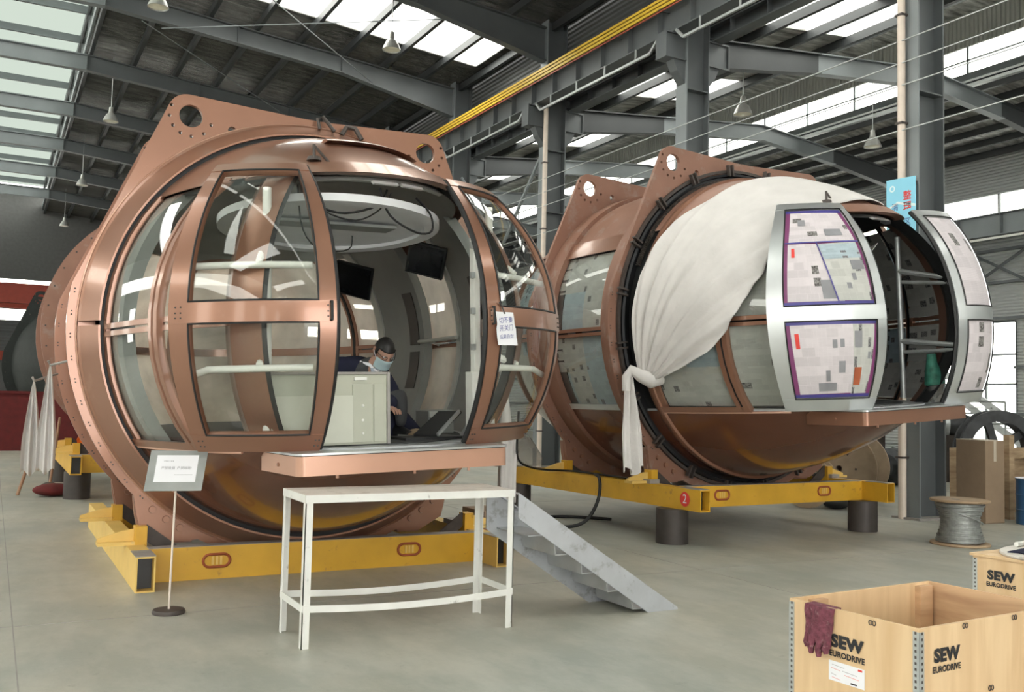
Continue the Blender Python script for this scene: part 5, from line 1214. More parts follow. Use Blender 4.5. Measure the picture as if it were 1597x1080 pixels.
for k, (x, y, z, r, L_, a) in enumerate(((15.9, 14.0, 0.3, 0.3, 1.4, 20), (18.0, 15.4, 1.5, 0.22, 1.5, 140), (19.6, 14.6, 1.35, 0.3, 1.2, 140), (19.2, 12.7, 0.35, 0.35, 1.4, 100), (17.6, 14.2, 0.4, 0.4, 1.5, 10), (17.0, 16.6, 1.65, 0.18, 2.0, 150))):
    t = thing('machine_part', ('fat dark cylinder low in the machine heap', 'dark shaft on top of the machine heap', 'dark gearbox drum at the top right of the machine heap', 'dark motor body at right in the machine heap', 'broad dark casing at the bottom of the machine heap', 'thin dark tube lying across the machine heap')[k], 'machine part', (x, y, max(0, z - r)), 'machine heap by the right wall')
    d = Vector((cos(radians(a)), sin(radians(a)), 0)); p = Vector((-d.y, d.x, 0)); c = Vector((x, y, z))
    fn = lambda u, v, h: tuple(c + p * u + Vector((0, 0, v)) + d * h)
    MB().lathe([(0.001, -L_ / 2), (r * 0.6, -L_ / 2), (r * 0.7, -L_ * 0.4), (r, -L_ * 0.35), (r, L_ * 0.3), (r * 0.8, L_ * 0.33), (r * 0.5, L_ / 2), (0.001, L_ / 2)], fn, 20).build('body', 'machine_dark', t, smooth=30)
    MB().lathe([(r * 1.12, -0.06), (r * 1.15, 0.0), (r * 1.12, 0.06)], fn, 20).build('flange', 'galvanised', t, smooth=30)
    if z > r: MB().box(x - 0.25, x + 0.25, y - 0.25, y + 0.25, 0, z - r * 0.9).build('stand', 'dark_iron', t)
# guard rail and stair in front of the bright window
t = thing('guard_rail', 'pale tubular guard rail around the machine heap', 'railing', (19.5, 14.5, 0))
for a, b_ in (((18.0, 17.0, 1.9), (22.5, 15.0, 1.9)), ((18.0, 17.0, 1.35), (22.5, 15.0, 1.35)), ((18.0, 17.0, 0.8), (22.5, 15.0, 0.8))): MB().tube([a, b_], 0.028, 8).build('rail', 'galvanised', t)
for k in range(5): MB().tube([(18.0 + 1.125 * k, 17.0 - 0.5 * k, 0), (18.0 + 1.125 * k, 17.0 - 0.5 * k, 1.9)], 0.028, 8).build('upright', 'galvanised', t)
t = thing('loft_stair', 'narrow steel stair rising to the left in front of the bright window', 'stair', (24.5, 16.0, 0))
for dy in (0, 0.7): MB().bar((25.8, 15.2 + dy, 0.2), (25.8 - 1.2, 19.6 + dy, 3.6), 0.05, 0.2).build('stringer', 'galvanised', t)
for k in range(12): 
    u = (k + 0.5) / 12; MB().bar((25.8 - 1.2 * u, 15.2 + 4.4 * u, 0.2 + 3.4 * u), (25.8 - 1.2 * u, 15.9 + 4.4 * u, 0.2 + 3.4 * u), 0.2, 0.03).build('tread', 'galvanised', t)
MB().bar((25.8, 15.2, 0.0), (25.8, 15.2, 0.3), 0.06, 0.06).build('foot', 'galvanised', t)
for k in range(6):
    z = 0.12 + 0.16 * (k % 3); tag(MB().tube([(13.6 + 0.3 * (k // 3), 12.4, z), (16.2 + 0.2 * k, 14.6, z)], 0.07, 8).build('long_pipe', ('pipe_dark', 'pallet_wood', 'steel_dusty')[k % 3], None, smooth=40), ('bottom', 'middle', 'top')[k % 3] + (' nearer' if k < 3 else ' farther') + ' long pipe in the stack behind the nearest column', 'pipe', 'stacked pipes behind the nearest column')
# small brown cartons between the two cabins
t = thing('small_carton', 'small brown carton with printed strip on the floor right of the front cradle', 'carton', (5.0, 9.4, 0))
MB().box(4.72, 5.3, 9.15, 9.7, 0, 0.42).build('body', 'cardboard', t, bevel=0.006)
MB().box(4.71, 5.31, 9.145, 9.16, 0.18, 0.24).build('printed_strip', 'rust_red', t)
MB().box(4.98, 5.04, 9.14, 9.71, 0.42, 0.424).build('tape', 'cardboard_pale', t)

# brown packing case and black sacks in the clutter behind the column
t = thing('packing_case', 'dark brown wooden packing case behind the upright pallet frame', 'case', (15.2, 10.2, 0))
MB().box(14.5, 16.0, 9.7, 10.7, 0, 1.0).build('body', 'pallet_wood', t)
for z in (0.05, 0.45, 0.88): MB().box(14.47, 16.03, 9.66, 9.7, z, z + 0.1).build('batten', 'pallet_wood', t)
for k, (x, y, r) in enumerate(((12.1, 11.0, 0.22), (12.6, 11.4, 0.28))):
    t = thing('black_sack', ('smaller' if k == 0 else 'larger') + ' black sack lying left of the nearest column base', 'sack', (x, y, 0))
    MB().ball((x, y, r * 0.6), r, 16, 10, (1.2, 0.9, 0.62)).build('sack_body', 'interior_dark', t, smooth=70)
    MB().tube([(x - r * 0.6, y, r * 0.9), (x - r * 0.8, y - 0.03, r * 1.25)], [0.06, 0.03], 8).build('tied_neck', 'interior_dark', t, smooth=60)
# ------------------------------------------------------------------ white dust sheet over the second cabin
def table(k, t):
    for (a, ya), (b, yb) in zip(k[:-1], k[1:]):
        if t <= b: return ya + (yb - ya) * (t - a) / (b - a)
    return k[-1][1]
RB = [(-108, -1.12), (-71, -1.17), (-49, -1.33), (-27, -1.62), (-10, -1.8), (42, -1.95)]                     # border towards the ring, by angle from the top
FB = [(-108, -1.42), (-105, -1.75), (-100, -2.13), (-87, -2.43), (-73, -2.59), (-50, -2.72), (-30, -2.78), (-15, -2.85), (0, -2.87), (20, -2.72), (33, -2.4), (42, -2.05)]
def sheet_pt(u, v, o=0.0):
    t = 42 - 150 * v
    ya, yb = table(RB, t), table(FB, t)
    y = ya + (yb - ya) * u
    r0 = RY(y); a = radians(t)
    ds, dy = radians(t + 112) * 1.8, -(y + 1.15)
    ang = atan2(dy, ds); di = sqrt(ds * ds + dy * dy)                                                       # folds fan out from the knot
    amp = min(1, di / 0.9) * max(0.12, 1 - di / 5.2)
    fold = amp * (0.030 * sin(ang * 26 + 0.6 * di) + 0.020 * sin(ang * 47 + 1.7 + 1.1 * di) + 0.010 * sin(ang * 83 + 2.0 * di)) * min(1, max(0, (-t + 35) / 60))
    slack = 0.05 * max(0, (-t - 35) / 75)
    r = r0 + 0.05 + o + max(-0.04, fold) + slack
    z = r * cos(a)
    return (r * sin(a), y, z)
t = thing('dust_sheet', 'white cotton sheet draped over the second cabin and knotted at its ring', 'sheet', C2((-1.2, -1.6, 1.2)))
MB(C2).slab(lambda u, v, o: sheet_pt(u, v, o), frange(0, 1, 90), frange(0, 1, 100), 0.012).build('draped_sheet', 'cloth_white', t, smooth=75)
# knot and hanging tail
def tail(u, v):
    # v runs down the tail, u around its folded width
    top_ = Vector((-2.02, -1.1, -0.50)); bot = Vector((-2.12, -1.25, -1.62))
    p = top_.lerp(bot, v); w = 0.05 + 0.10 * min(1, v * 1.6)
    x = (u - 0.5) * 2 * w
    return (p.x + x, p.y - 0.035 * cos(u * 17) - 0.02 * sin(u * 9), p.z + (0.05 * sin(u * 8) if v > 0.98 else 0))
MB(C2).slab(lambda u, v, o: (tail(u, v)[0], tail(u, v)[1] - o, tail(u, v)[2]), frange(0, 1, 34), frange(0, 1, 16), 0.015).build('hanging_tail', 'cloth_white', t, smooth=70)
b = MB(C2)
b.tube([(-1.72, -1.28, -0.56), (-1.83, -1.27, -0.60), (-1.93, -1.22, -0.55), (-2.02, -1.16, -0.48), (-2.06, -1.13, -0.56), (-2.07, -1.13, -0.72)], [0.11, 0.10, 0.075, 0.06, 0.055, 0.05], 14); b.build('knot', 'cloth_white', t, smooth=70)

# ------------------------------------------------------------------ newspapers taped over the second cabin's glazing
def news(fn, u0, u1, v0, v1, m, label, group, X=C2, n=5, off=0.006, edge=None):
    b = MB(X); b.surf(lambda u, v: fn(u, v, off), frange(u0, u1, n), frange(v0, v1, n)); o = b.build('newspaper_sheet', m, None, smooth=60)
    # free the page from the vertical run of UVs: u across, v up
    tag(o, label, 'newspaper', group)
    return o
LL = lambda u, z, o: leaf_pt(-1, u, z, o, 0.1, 0.26)
RR = lambda u, z, o: leaf_pt(1, u, z, o, -0.26, 0.26)
def quad_sheet(fn, corners, m, label, group, off, n=8):
    (a, b_, c, d) = corners                              # lower left, lower right, upper right, upper left in (u, z)
    f2 = lambda s_, t_: fn(*[(a[i] * (1 - s_) + b_[i] * s_) * (1 - t_) + (d[i] * (1 - s_) + c[i] * s_) * t_ for i in (0, 1)], off)
    b = MB(C2); b.surf(f2, frange(0, 1, n), frange(0, 1, n)); o = b.build('newspaper_sheet', m, None, smooth=60)
    if label: tag(o, label, 'newspaper', group)
    return o, f2
def blk(o, f2, s0, s1, t0, t1, m, name='picture'):
    b = MB(C2); q = lambda s_, t_: Vector(f2(s_, t_))
    n = (q(s1, t0) - q(s0, t0)).cross(q(s0, t1) - q(s0, t0)).normalized()
    if n.y > 0: n = -n
    b.surf(lambda s_, t_: tuple(q(s_, t_) + n * 0.004), frange(s0, s1, 4), frange(t0, t1, 4)); p = b.build(name, m, o, smooth=60)
# masking tape fields behind the sheets: plum and blue borders (one backing per pane); u = 0.88 is the left edge in the picture
for fn, sd in ((LL, 'left'), (RR, 'right')):
    for z0, z1, w in ((0.115, 1.12, 'upper'), (-0.81, -0.055, 'lower')):
        b = MB(C2); b.surf(lambda u, z: fn(u, z, 0.008), frange(0.125, 0.885, 11), frange(z0, z1, 11)); o = b.build('masking_tape', 'plum_tape' if sd == 'left' else 'newsprint_pink', None, smooth=60)
        tag(o, 'plum masking tape border on the %s pane of the %s silver door' % (w, sd) if sd == 'left' else 'pinkish newspaper covering the %s pane of the right silver door' % w, 'tape' if sd == 'left' else 'newspaper')
        if sd == 'left' and w == 'upper':
            for (ua, za, ub_, zb) in ((0.88, 0.752, 0.13, 0.757), (0.475, 0.13, 0.605, 0.75)):
                b = MB(C2); b.surf(lambda s_, t_: fn(ua + (ub_ - ua) * s_ + (0.012 * (t_ - 0.5) if abs(ua - ub_) < 0.3 else 0), za + (zb - za) * s_ + (0.014 * (t_ - 0.5) if abs(ua - ub_) > 0.3 else 0), 0.0215), frange(0, 1, 12), [0, 1]); b.build('tape_strip', 'blue_tape', o, smooth=60)
        if sd == 'left':
            for zz0, zz1 in ((z0, z0 + 0.03), (z1 - 0.03, z1)):
                b = MB(C2); b.surf(lambda u, z: fn(u, z, 0.010), frange(0.125, 0.885, 11), [zz0, zz1]); b.build('tape_strip', 'blue_tape', o, smooth=60)
o, f2 = quad_sheet(LL, ((0.85, 0.755), (0.16, 0.76), (0.20, 1.085), (0.83, 1.09)), 'newsprint_pink', 'newspaper page on top of the left silver door, full width', None, 0.013)
blk(o, f2, 0.52, 0.82, 0.2, 0.42, 'ink_grey'); blk(o, f2, 0.12, 0.24, 0.55, 0.75, 'ink_grey')
o, f2 = quad_sheet(LL, ((0.862, 0.15), (0.42, 0.145), (0.50, 0.735), (0.855, 0.745)), 'newsprint_pink', 'pinkish newspaper page left in the upper silver door pane', None, 0.013)
blk(o, f2, 0.08, 0.15, 0.76, 0.92, 'ink_red'); blk(o, f2, 0.6, 0.98, 0.04, 0.36, 'ink_grey')
o, f2 = quad_sheet(LL, ((0.47, 0.15), (0.145, 0.145), (0.17, 0.75), (0.60, 0.735)), 'newsprint', 'newspaper page with a blue header in the upper silver door pane', None, 0.018)
blk(o, f2, 0.02, 0.98, 0.72, 0.98, 'newsprint_blue', 'blue_header'); blk(o, f2, 0.62, 0.97, 0.52, 0.68, 'ink_grey'); blk(o, f2, 0.55, 0.66, 0.34, 0.46, 'ink_grey'); blk(o, f2, 0.34, 0.46, 0.2, 0.3, 'ink_grey')
o, f2 = quad_sheet(LL, ((0.845, -0.775), (0.36, -0.765), (0.37, -0.085), (0.86, -0.085)), 'newsprint_pink', 'newspaper page with a red masthead in the lower silver door pane', None, 0.016)
blk(o, f2, 0.05, 0.11, 0.66, 0.88, 'ink_red', 'masthead'); blk(o, f2, 0.62, 0.7, 0.66, 0.78, 'ink_grey'); blk(o, f2, 0.75, 0.83, 0.67, 0.79, 'ink_grey'); blk(o, f2, 0.72, 0.84, 0.3, 0.47, 'ink_grey'); blk(o, f2, 0.34, 0.68, 0.04, 0.16, 'ink_grey'); blk(o, f2, 0.48, 0.56, 0.18, 0.34, 'ink_grey')
o, f2 = quad_sheet(LL, ((0.36, -0.775), (0.18, -0.775), (0.145, -0.09), (0.37, -0.085)), 'newsprint', 'narrow newspaper page right of the red masthead page', None, 0.013)
blk(o, f2, 0.06, 0.4, 0.66, 0.9, 'ink_grey'); blk(o, f2, 0.06, 0.45, 0.12, 0.38, 'rust_red'); blk(o, f2, 0.72, 0.86, 0.5, 0.6, 'ink_grey')
# pages over the side windows, seen dull through the glass
rnd = random.Random(11)
def fill(fn, us, zs_, lab, grp, off=-0.03):
    for i in range(len(us) - 1):
        for j in range(len(zs_) - 1):
            d = 0.004 * ((i + j) % 3)
            b = MB(C2); j1, j2 = rnd.uniform(-0.02, 0.02), rnd.uniform(-0.02, 0.02)
            b.surf(lambda u, z: fn(u, z + (j1 if abs(z - zs_[j]) > 1e-6 or j else 0) * 0.5, off - d), frange(us[i] - 0.01, us[i + 1] + 0.012, 5), frange(zs_[j], zs_[j + 1] + 0.008, 5))
            o = b.build('newspaper_sheet', rnd.choice(['newsprint', 'newsprint', 'newsprint_blue']), None, smooth=60)
            row = (('lower', 'upper') if len(zs_) == 3 else ('lower', 'middle', 'upper'))[j] if len(zs_) > 2 else ''
            colw = {1: '', 2: ('forward', 'rearward'), 3: ('forward', 'central', 'rearward'), 4: ('leftmost', 'second', 'third', 'rightmost')}[len(us) - 1]
            if 'rear side' in lab and colw: colw = ('forward', 'rearward')
            tag(o, (row + ' ' + (colw[i] + ' ' if colw else '') + lab).strip(), 'newspaper', grp)
for sg, sd in ((-1, 'left'), (1, 'right')):
    F = lambda y, z, o: s_yz(sg, y, z, o)
    fill(F, frange(-0.5, 0.76, 4), frange(0.06, 0.98, 3), 'newspaper page behind the %s upper glass between the cabin rings' % sd, 'pages %s upper between rings' % sd, -0.04)
    fill(F, frange(-0.5, 0.76, 4), frange(-0.9, -0.06, 3), 'newspaper page behind the %s lower glass between the cabin rings' % sd, 'pages %s lower between rings' % sd, -0.04)
    fill(F, frange(-2.12, -1.28, 3), frange(0.06, 1.1, 3), 'newspaper page behind the %s upper front side glass of the papered cabin' % sd, 'pages %s upper front side' % sd)
    fill(F, frange(-2.12, -1.28, 3), frange(-0.91, -0.06, 3), 'newspaper page behind the %s lower front side glass of the papered cabin' % sd, 'pages %s lower front side' % sd)
    G = lambda u, z, o: s_xz(sg * (sqrt(max(0.01, RY(2.2) ** 2 - z * z)) + (door_w(z) + 0.1 - sqrt(max(0.01, RY(2.2) ** 2 - z * z))) * u), z, o)
    fill(G, [0.06, 0.95], frange(-0.91, -0.06, 3), 'newspaper page behind the %s lower corner glass of the papered cabin' % sd, 'pages %s lower corner' % sd)
    fill(G, [0.06, 0.95], frange(0.06, 1.1, 3), 'newspaper page behind the %s upper corner glass of the papered cabin' % sd, 'pages %s upper corner' % sd)
    H = lambda y, z, o: s_yz(sg, y, z, o)
    fill(H, frange(1.3, 2.12, 3), frange(-0.91, 1.08, 4), 'newspaper page behind the %s rear side glass of the papered cabin' % sd, 'pages %s rear side' % sd)
K = lambda u, z, o: s_xz(sqrt(max(0.01, RY(2.2) ** 2 - z * z)) * u, z, o, -1)
fill(K, frange(-0.97, 0.97, 5), frange(-0.91, 1.08, 4), 'newspaper page covering the rear end glass of the second cabin', 'pages rear end')
# wrapped bundle hanging inside the second cabin's doorway
t = thing('wrapped_bundle', 'teal plastic-wrapped bundle at the foot of the right door post', 'bundle', C2((0.86, -2.95, -0.95)))
b = MB(C2); b.tube([(0.86, -2.97, -0.40), (0.86, -2.97, -0.5), (0.88, -2.97, -0.62), (0.9, -2.97, -0.74)], [0.05, 0.06, 0.09, 0.11], 12); b.build('wrap', 'green_wrap', t, smooth=60)
b = MB(C2); b.tube([(0.9, -2.97, -0.74), (0.91, -2.97, -0.945)], [0.10, 0.07], 12); b.build('foot', 'plastic_film', t, smooth=60)
t = thing('loose_ceiling_film', 'white torn film hanging from the second cabin ceiling', 'film', C2((-0.05, -2.6, 0.8)))
MB(C2).slab(lambda u, v, o: (-0.25 + 0.55 * u, -2.75 + 0.2 * v, 0.86 - 0.16 * sin(pi * u) - 0.07 * v + o), frange(0, 1, 14), frange(0, 1, 5), 0.01).build('film_flap', 'cloth_white', t, smooth=70)

# ------------------------------------------------------------------ handwritten note on the right door of the front cabin
t = thing('paper_note', 'handwritten white paper note tied to the right copper door', 'note', C1(leaf_pt(1, 0.12, -0.02, 0.05)))
def NT(u, v, w):
    o = Vector(leaf_pt(1, 0.10, -0.06, 0.045)); ux = (Vector(leaf_pt(1, 0.4, -0.06, 0.045)) - o).normalized() * 0.75 + Vector((1, 0.1, 0)) * 0.25; ux.normalize(); vz = Vector((-0.1, 0.03, 1)).normalized(); n = ux.cross(vz).normalized()
    return C1(tuple(o + ux * (u + 0.05) + vz * v + n * (w + 0.006 * sin(30 * u) + 0.004 * sin(22 * v))))
b = MB(); b.surf(lambda u, v: NT(u * (1 + 0.15 * (v < 0)) + 0.06 * (0.12 - v) * 0.2, v, 0.0), frange(-0.085, 0.095, 8), frange(-0.13, 0.125, 9)); b.build('sheet', 'paper_white', t, smooth=60)
for k, (tx, v0) in enumerate((('切不要', 0.06), ('开关门', 0.0), ('后果自负!', -0.065))):
    lettering('handwriting', tx, 0.05 if k < 2 else 0.036, lambda u, v, w: NT(u * 0.9 + 0.005, v + v0 + u * 0.08, 0.003), 'ink_blue', t)
MB().tube([NT(0.0, 0.11, 0.005), NT(-0.01, 0.17, 0.0), NT(-0.03, 0.2, 0.0)], 0.006, 6).build('tie', 'dark_iron', t)

# ------------------------------------------------------------------ blue banner beside the nearest column
t = thing('wall_banner', 'pale blue vertical banner with red and dark characters beside the nearest column', 'banner', (12.0, 9.62, 3.2))
def BN(u, v, w): return (11.95 - w, 9.62 - u, 4.15 + v)
MB().prism([(-0.26, -1.0), (0.26, -1.0), (0.26, 0.98), (-0.26, 1.0)], BN, 0.0, 0.015).build('sheet', 'banner_blue', t)
MB().prism([(-0.26, 0.52), (-0.05, 0.60), (0.26, 0.52), (0.26, 0.56), (-0.05, 0.64), (-0.26, 0.55)], BN, 0.015, 0.017).build('wave', 'banner_white', t)
b = MB(); b.lathe([(0.03, 0), (0.05, 0)], lambda a, c, h: BN(-0.15 + a, 0.85 + c, 0.017), 24); b.build('emblem', 'banner_white', t)
for i, ch in enumerate('整理'): lettering('character', ch, 0.15, lambda u, v, w: BN(u + 0.12, v + 0.70 - 0.165 * i, 0.017), 'ink_red', t, bold=0.003)
for i, ch in enumerate('区分必要'): lettering('character', ch, 0.13, lambda u, v, w: BN(u + 0.12, v + 0.3 - 0.17 * i, 0.017), 'ink_blue', t)
for i, ch in enumerate('清除不要'): lettering('character', ch, 0.13, lambda u, v, w: BN(u - 0.1, v + 0.55 - 0.17 * i, 0.017), 'ink_blue', t)
for v in (0.9, -0.9): MB().box(11.94, 12.1, 9.45, 9.5, 4.15 + v, 4.19 + v).build('bracket', 'dark_iron', t)

# ------------------------------------------------------------------ cables on the floor and over the cradle
def smooth_pts(pts, n=6, it=3):
    sm = []
    for k in range(len(pts) - 1):
        for q in range(n): sm.append([pts[k][j] + (pts[k + 1][j] - pts[k][j]) * q / n for j in range(3)])
    sm.append(list(pts[-1]))
    for _ in range(it * 3): sm = [sm[0]] + [[(sm[k - 1][j] + 2 * sm[k][j] + sm[k + 1][j]) / 4 for j in range(3)] for k in range(1, len(sm) - 1)] + [sm[-1]]
    return sm
tag(MB().tube(smooth_pts([(7.05, 10.5, 0.68), (6.93, 10.2, 0.68), (6.9, 10.15, 0.4), (6.75, 10.2, 0.1), (6.55, 10.3, 0.025), (6.3, 10.6, 0.02), (6.5, 11.2, 0.02), (7.0, 11.5, 0.02), (7.4, 11.2, 0.02), (7.6, 10.9, 0.02)]), 0.022, 8).build('power_cable', 'black_rubber', None, smooth=60), 'thick black cable hanging from the numbered cradle and looping on the floor', 'cable')
tag(MB().tube(smooth_pts([(5.2, 9.3, 1.5), (5.35, 9.6, 1.1), (5.7, 10.2, 0.85), (6.4, 10.8, 0.72), (7.02, 11.1, 0.69), (7.1, 10.4, 0.68), (7.12, 9.8, 0.68)]), 0.014, 8).build('power_cable', 'black_rubber', None, smooth=60), 'thin black cable sagging from the front cabin door to the numbered cradle', 'cable')
# plastic sheet bundle on the rear of the numbered cradle
t = thing('plastic_bundle', 'crumpled clear plastic sheeting between the two cabins', 'plastic sheet', (6.9, 12.2, 0.66))
MB().slab(lambda u, v, o: (6.55 + 0.75 * u, 12.3 + 0.35 * v, 0.66 + (0.62 * sin(pi * (0.1 + 0.8 * u)) * (0.5 + 0.5 * sin(pi * v)) + 0.06 * sin(13 * u + 4 * v) if o else 0)), frange(0, 1, 16), frange(0, 1, 10), 1).build('film_heap', 'plastic_film', t, smooth=70)
# white wrapped prop between the cabins
t = thing('wrapped_prop', 'white cloth-wrapped prop standing behind the boarding platform', 'prop', (5.35, 9.95, 0))
b = MB(); b.tube([(5.38, 9.95, 0.0), (5.38, 9.95, 0.6), (5.40, 9.95, 1.2), (5.36, 9.95, 1.72)], [0.065, 0.075, 0.085, 0.05], 14); b.build('wrapped_pole', 'cloth_white', t, smooth=60)
MB().slab(lambda u, v, o: (5.28 + 0.22 * u, 9.86 - o - 0.02 * sin(12 * u), 0.42 + 0.85 * v), frange(0, 1, 14), frange(0, 1, 6), 0.01).build('wrap_flap', 'cloth_white', t, smooth=60)

# ------------------------------------------------------------------ rags and cleaning gear left of the front cabin
def rag_hang(label, x, y, z1, z0, w, hook):
    t = thing('hanging_rag', label, 'rag', (x, y, z0), 'white rags on the ring bolts')
    def f(u, v, o):
        ww = w * (0.06 + 0.94 * min(1, v * 1.5) ** 0.8)
        return (x + (u - 0.5) * ww, y - 0.03 * cos(u * 15) * min(1, v * 3) - o, z1 + (z0 - z1) * v + (0.03 * sin(u * 9) if v > 0.98 else 0))
    MB().slab(f, frange(0, 1, 26), frange(0, 1, 12), 0.008).build('cloth_fall', 'cloth_white', t, smooth=70)
    MB().tube([(x - 0.02, y - 0.02, z1 + 0.03), (x, y - 0.01, z1 - 0.01), hook], 0.012, 6).build('peg', 'steel_dusty', t)
rag_hang('longer white rag hanging from the ring of the front cabin', 0.455, 9.62, 1.86, 0.88, 0.16, (0.70, 9.4, 1.92))
rag_hang('shorter white rag hanging farther back on the front cabin', 0.36, 10.5, 1.72, 0.80, 0.17, (0.60, 10.75, 1.8))
t = thing('wooden_pole', 'brown wooden pole leaning left of the hanging rags', 'pole', (0.5, 17.0, 0))
MB().tube([(0.42, 16.6, 0.0), (0.80, 16.9, 1.35)], 0.025, 8).build('shaft', 'pole_wood', t, smooth=40)
t = thing('mop', 'mop with dark head leaning behind the rags', 'mop', (0.8, 17.2, 0))
MB().tube([(0.86, 16.6, 0.1), (0.98, 16.9, 1.2)], 0.02, 8).build('handle', 'pole_wood', t, smooth=40)
MB().ball((0.86, 16.6, 0.1), 0.12, 12, 8, (1.2, 1, 0.8)).build('head', 'dark_iron', t, smooth=60)
t = thing('red_sack', 'red cloth sack on the floor under the far cradle', 'sack', (0.95, 16.3, 0))
MB().ball((0.92, 16.3, 0.1), 0.26, 16, 10, (1.2, 0.8, 0.38)).build('sack_body', 'red_cloth', t, smooth=70)
MB().ball((1.25, 16.2, 0.16), 0.12, 12, 8, (1.0, 0.8, 0.8)).build('sack_fold', 'red_cloth', t, smooth=70)
t = thing('orange_cloth', 'orange cloth draped over the far cradle', 'cloth', (1.3, 16.0, 0.0))
MB().slab(lambda u, v, o: (1.22 + 0.34 * u + 0.05 * sin(9 * v), 15.95 + 0.05 * sin(14 * u), 0.62 + 0.5 * v * (1 - 0.35 * u) + 0.05 * sin(11 * u) - o), frange(0, 1, 12), frange(0, 1, 10), 0.02).build('fold', 'orange_cloth', t, smooth=70)
t = thing('red_barrier', 'dark red barrier wall at far left', 'barrier', (-1, 29, 0))
MB().box(-4.0, 2.6, 29.0, 29.2, 0, 1.55).build('panel', 'red_cloth', t)
MB().box(-4.0, 2.6, 28.95, 29.25, 1.55, 1.62).build('cap', 'red_cloth', t)

# ------------------------------------------------------------------ the man bent over behind the cabinet
PB = (0.26, -1.75)                                       # seat position, cabin coordinates
def man():
    X = C1
    T = thing('person', 'person in dark navy jacket and blue face mask bending over behind the cabinet', 'person', X((PB[0], PB[1], -0.935)))
    def skin(name, joints, edges, m, sub=2):
        me = bpy.data.meshes.new(name); me.from_pydata([X(j[:3]) for j in joints], edges, [])
        o = bpy.data.objects.new('tmp', me); COL.objects.link(o)
        md = o.modifiers.new('s', 'SKIN'); sk = me.skin_vertices[0].data
        for k, j in enumerate(joints):
            sk[k].radius = (j[3], j[4] if len(j) > 4 else j[3]); sk[k].use_root = (k == 0)
        ms = o.modifiers.new('u', 'SUBSURF'); ms.levels = sub; ms.render_levels = sub
        dg = bpy.context.evaluated_depsgraph_get()
        nm = bpy.data.meshes.new_from_object(o.evaluated_get(dg)); bpy.data.objects.remove(o)
        nm.name = name; nm.shade_smooth(); nm.materials.clear(); nm.materials.append(MATS[m])
        r = bpy.data.objects.new(name, nm); COL.objects.link(r); adopt(r, T)
        return r
    x0, y0 = PB
    hp = -0.77                                           # hip height (sitting on a low stool)
    # trunk and legs are one body; the jacket covers trunk and arms
    J = [(x0 - 0.10, y0 + 0.22, hp, 0.16, 0.13), (x0 - 0.10, y0 + 0.14, hp + 0.19, 0.16, 0.12), (x0 - 0.05, y0 + 0.0, hp + 0.37, 0.18, 0.13), (x0 + 0.02, y0 - 0.11, hp + 0.46, 0.10, 0.09), (x0 + 0.06, y0 - 0.18, hp + 0.51, 0.055, 0.055),
         (x0 + 0.05, y0 + 0.02, hp, 0.10), (x0 + 0.24, y0 - 0.30, hp + 0.22, 0.075), (x0 + 0.26, y0 - 0.22, -0.86, 0.05),
         (x0 - 0.25, y0 + 0.02, hp, 0.10), (x0 - 0.30, y0 - 0.34, hp + 0.22, 0.075), (x0 - 0.30, y0 - 0.24, -0.86, 0.05)]
    skin('body', J, [(0, 1), (1, 2), (2, 3), (3, 4), (0, 5), (5, 6), (6, 7), (0, 8), (8, 9), (9, 10)], 'grey_trousers')
    Jk = [(x0 - 0.10, y0 + 0.22, hp + 0.03, 0.19, 0.15), (x0 - 0.10, y0 + 0.16, hp + 0.22, 0.20, 0.15), (x0 - 0.08, y0 + 0.06, hp + 0.43, 0.21, 0.15), (x0 - 0.01, y0 - 0.04, hp + 0.49, 0.12, 0.10),
          (x0 - 0.29, y0 + 0.02, hp + 0.44, 0.10), (x0 - 0.46, y0 - 0.14, hp + 0.28, 0.085), (x0 - 0.26, y0 - 0.40, hp + 0.12, 0.055),
          (x0 + 0.14, y0 - 0.03, hp + 0.41, 0.09), (x0 + 0.23, y0 - 0.14, hp + 0.2, 0.075), (x0 + 0.10, y0 - 0.38, hp + 0.10, 0.052)]
    skin('jacket', Jk, [(0, 1), (1, 2), (2, 3), (2, 4), (4, 5), (5, 6), (2, 7), (7, 8), (8, 9)], 'navy_cloth')
    # head, looking down and to the right
    hc = Vector((x0 + 0.09, y0 - 0.26, hp + 0.58)); ax = Vector((0.05, -0.74, -0.62)).normalized()   # face direction
    upv = Vector((0.10, -0.5, 0.85)); upv = (upv - ax * upv.dot(ax)).normalized(); rt = ax.cross(upv)
    H = lambda f, r, u: X(tuple(hc + ax * f + rt * r + upv * u))
    def head(a, v):
        ph = pi * v; rr = sin(ph); z = cos(ph)
        f = cos(a) * rr; r = sin(a) * rr
        jaw = 1 - 0.22 * max(0, -z) ** 1.3
        f_ = 0.105 * f * (1.0 + 0.06 * (f > 0)) * (jaw if f < 0 else 1); r_ = 0.078 * r * jaw
        nose = 0.022 * math.exp(-((a if a < pi else a - 2 * pi) / 0.16) ** 2) * math.exp(-((z + 0.12) / 0.16) ** 2)
        brow = 0.006 * math.exp(-((z - 0.16) / 0.08) ** 2) * max(0, f)
        eye = -0.007 * math.exp(-((z - 0.05) / 0.08) ** 2) * math.exp(-((abs(a if a < pi else a - 2 * pi) - 0.42) / 0.2) ** 2)
        return H(f_ + nose + brow + eye, r_, 0.125 * z)
    b = MB(); b.surf(head, [2 * pi * i / 40 for i in range(40)], frange(0.001, 0.999, 26), closed=True); b.build('head', 'skin', T, smooth=80)
    for sg in (-1, 1): b = MB(); b.tube([H(-0.005, sg * 0.076, 0.02), H(-0.02, sg * 0.088, 0.03), H(-0.025, sg * 0.088, -0.005), H(-0.01, sg * 0.08, -0.035)], [0.008, 0.014, 0.013, 0.007], 8); b.build('ear', 'skin', T, smooth=60)
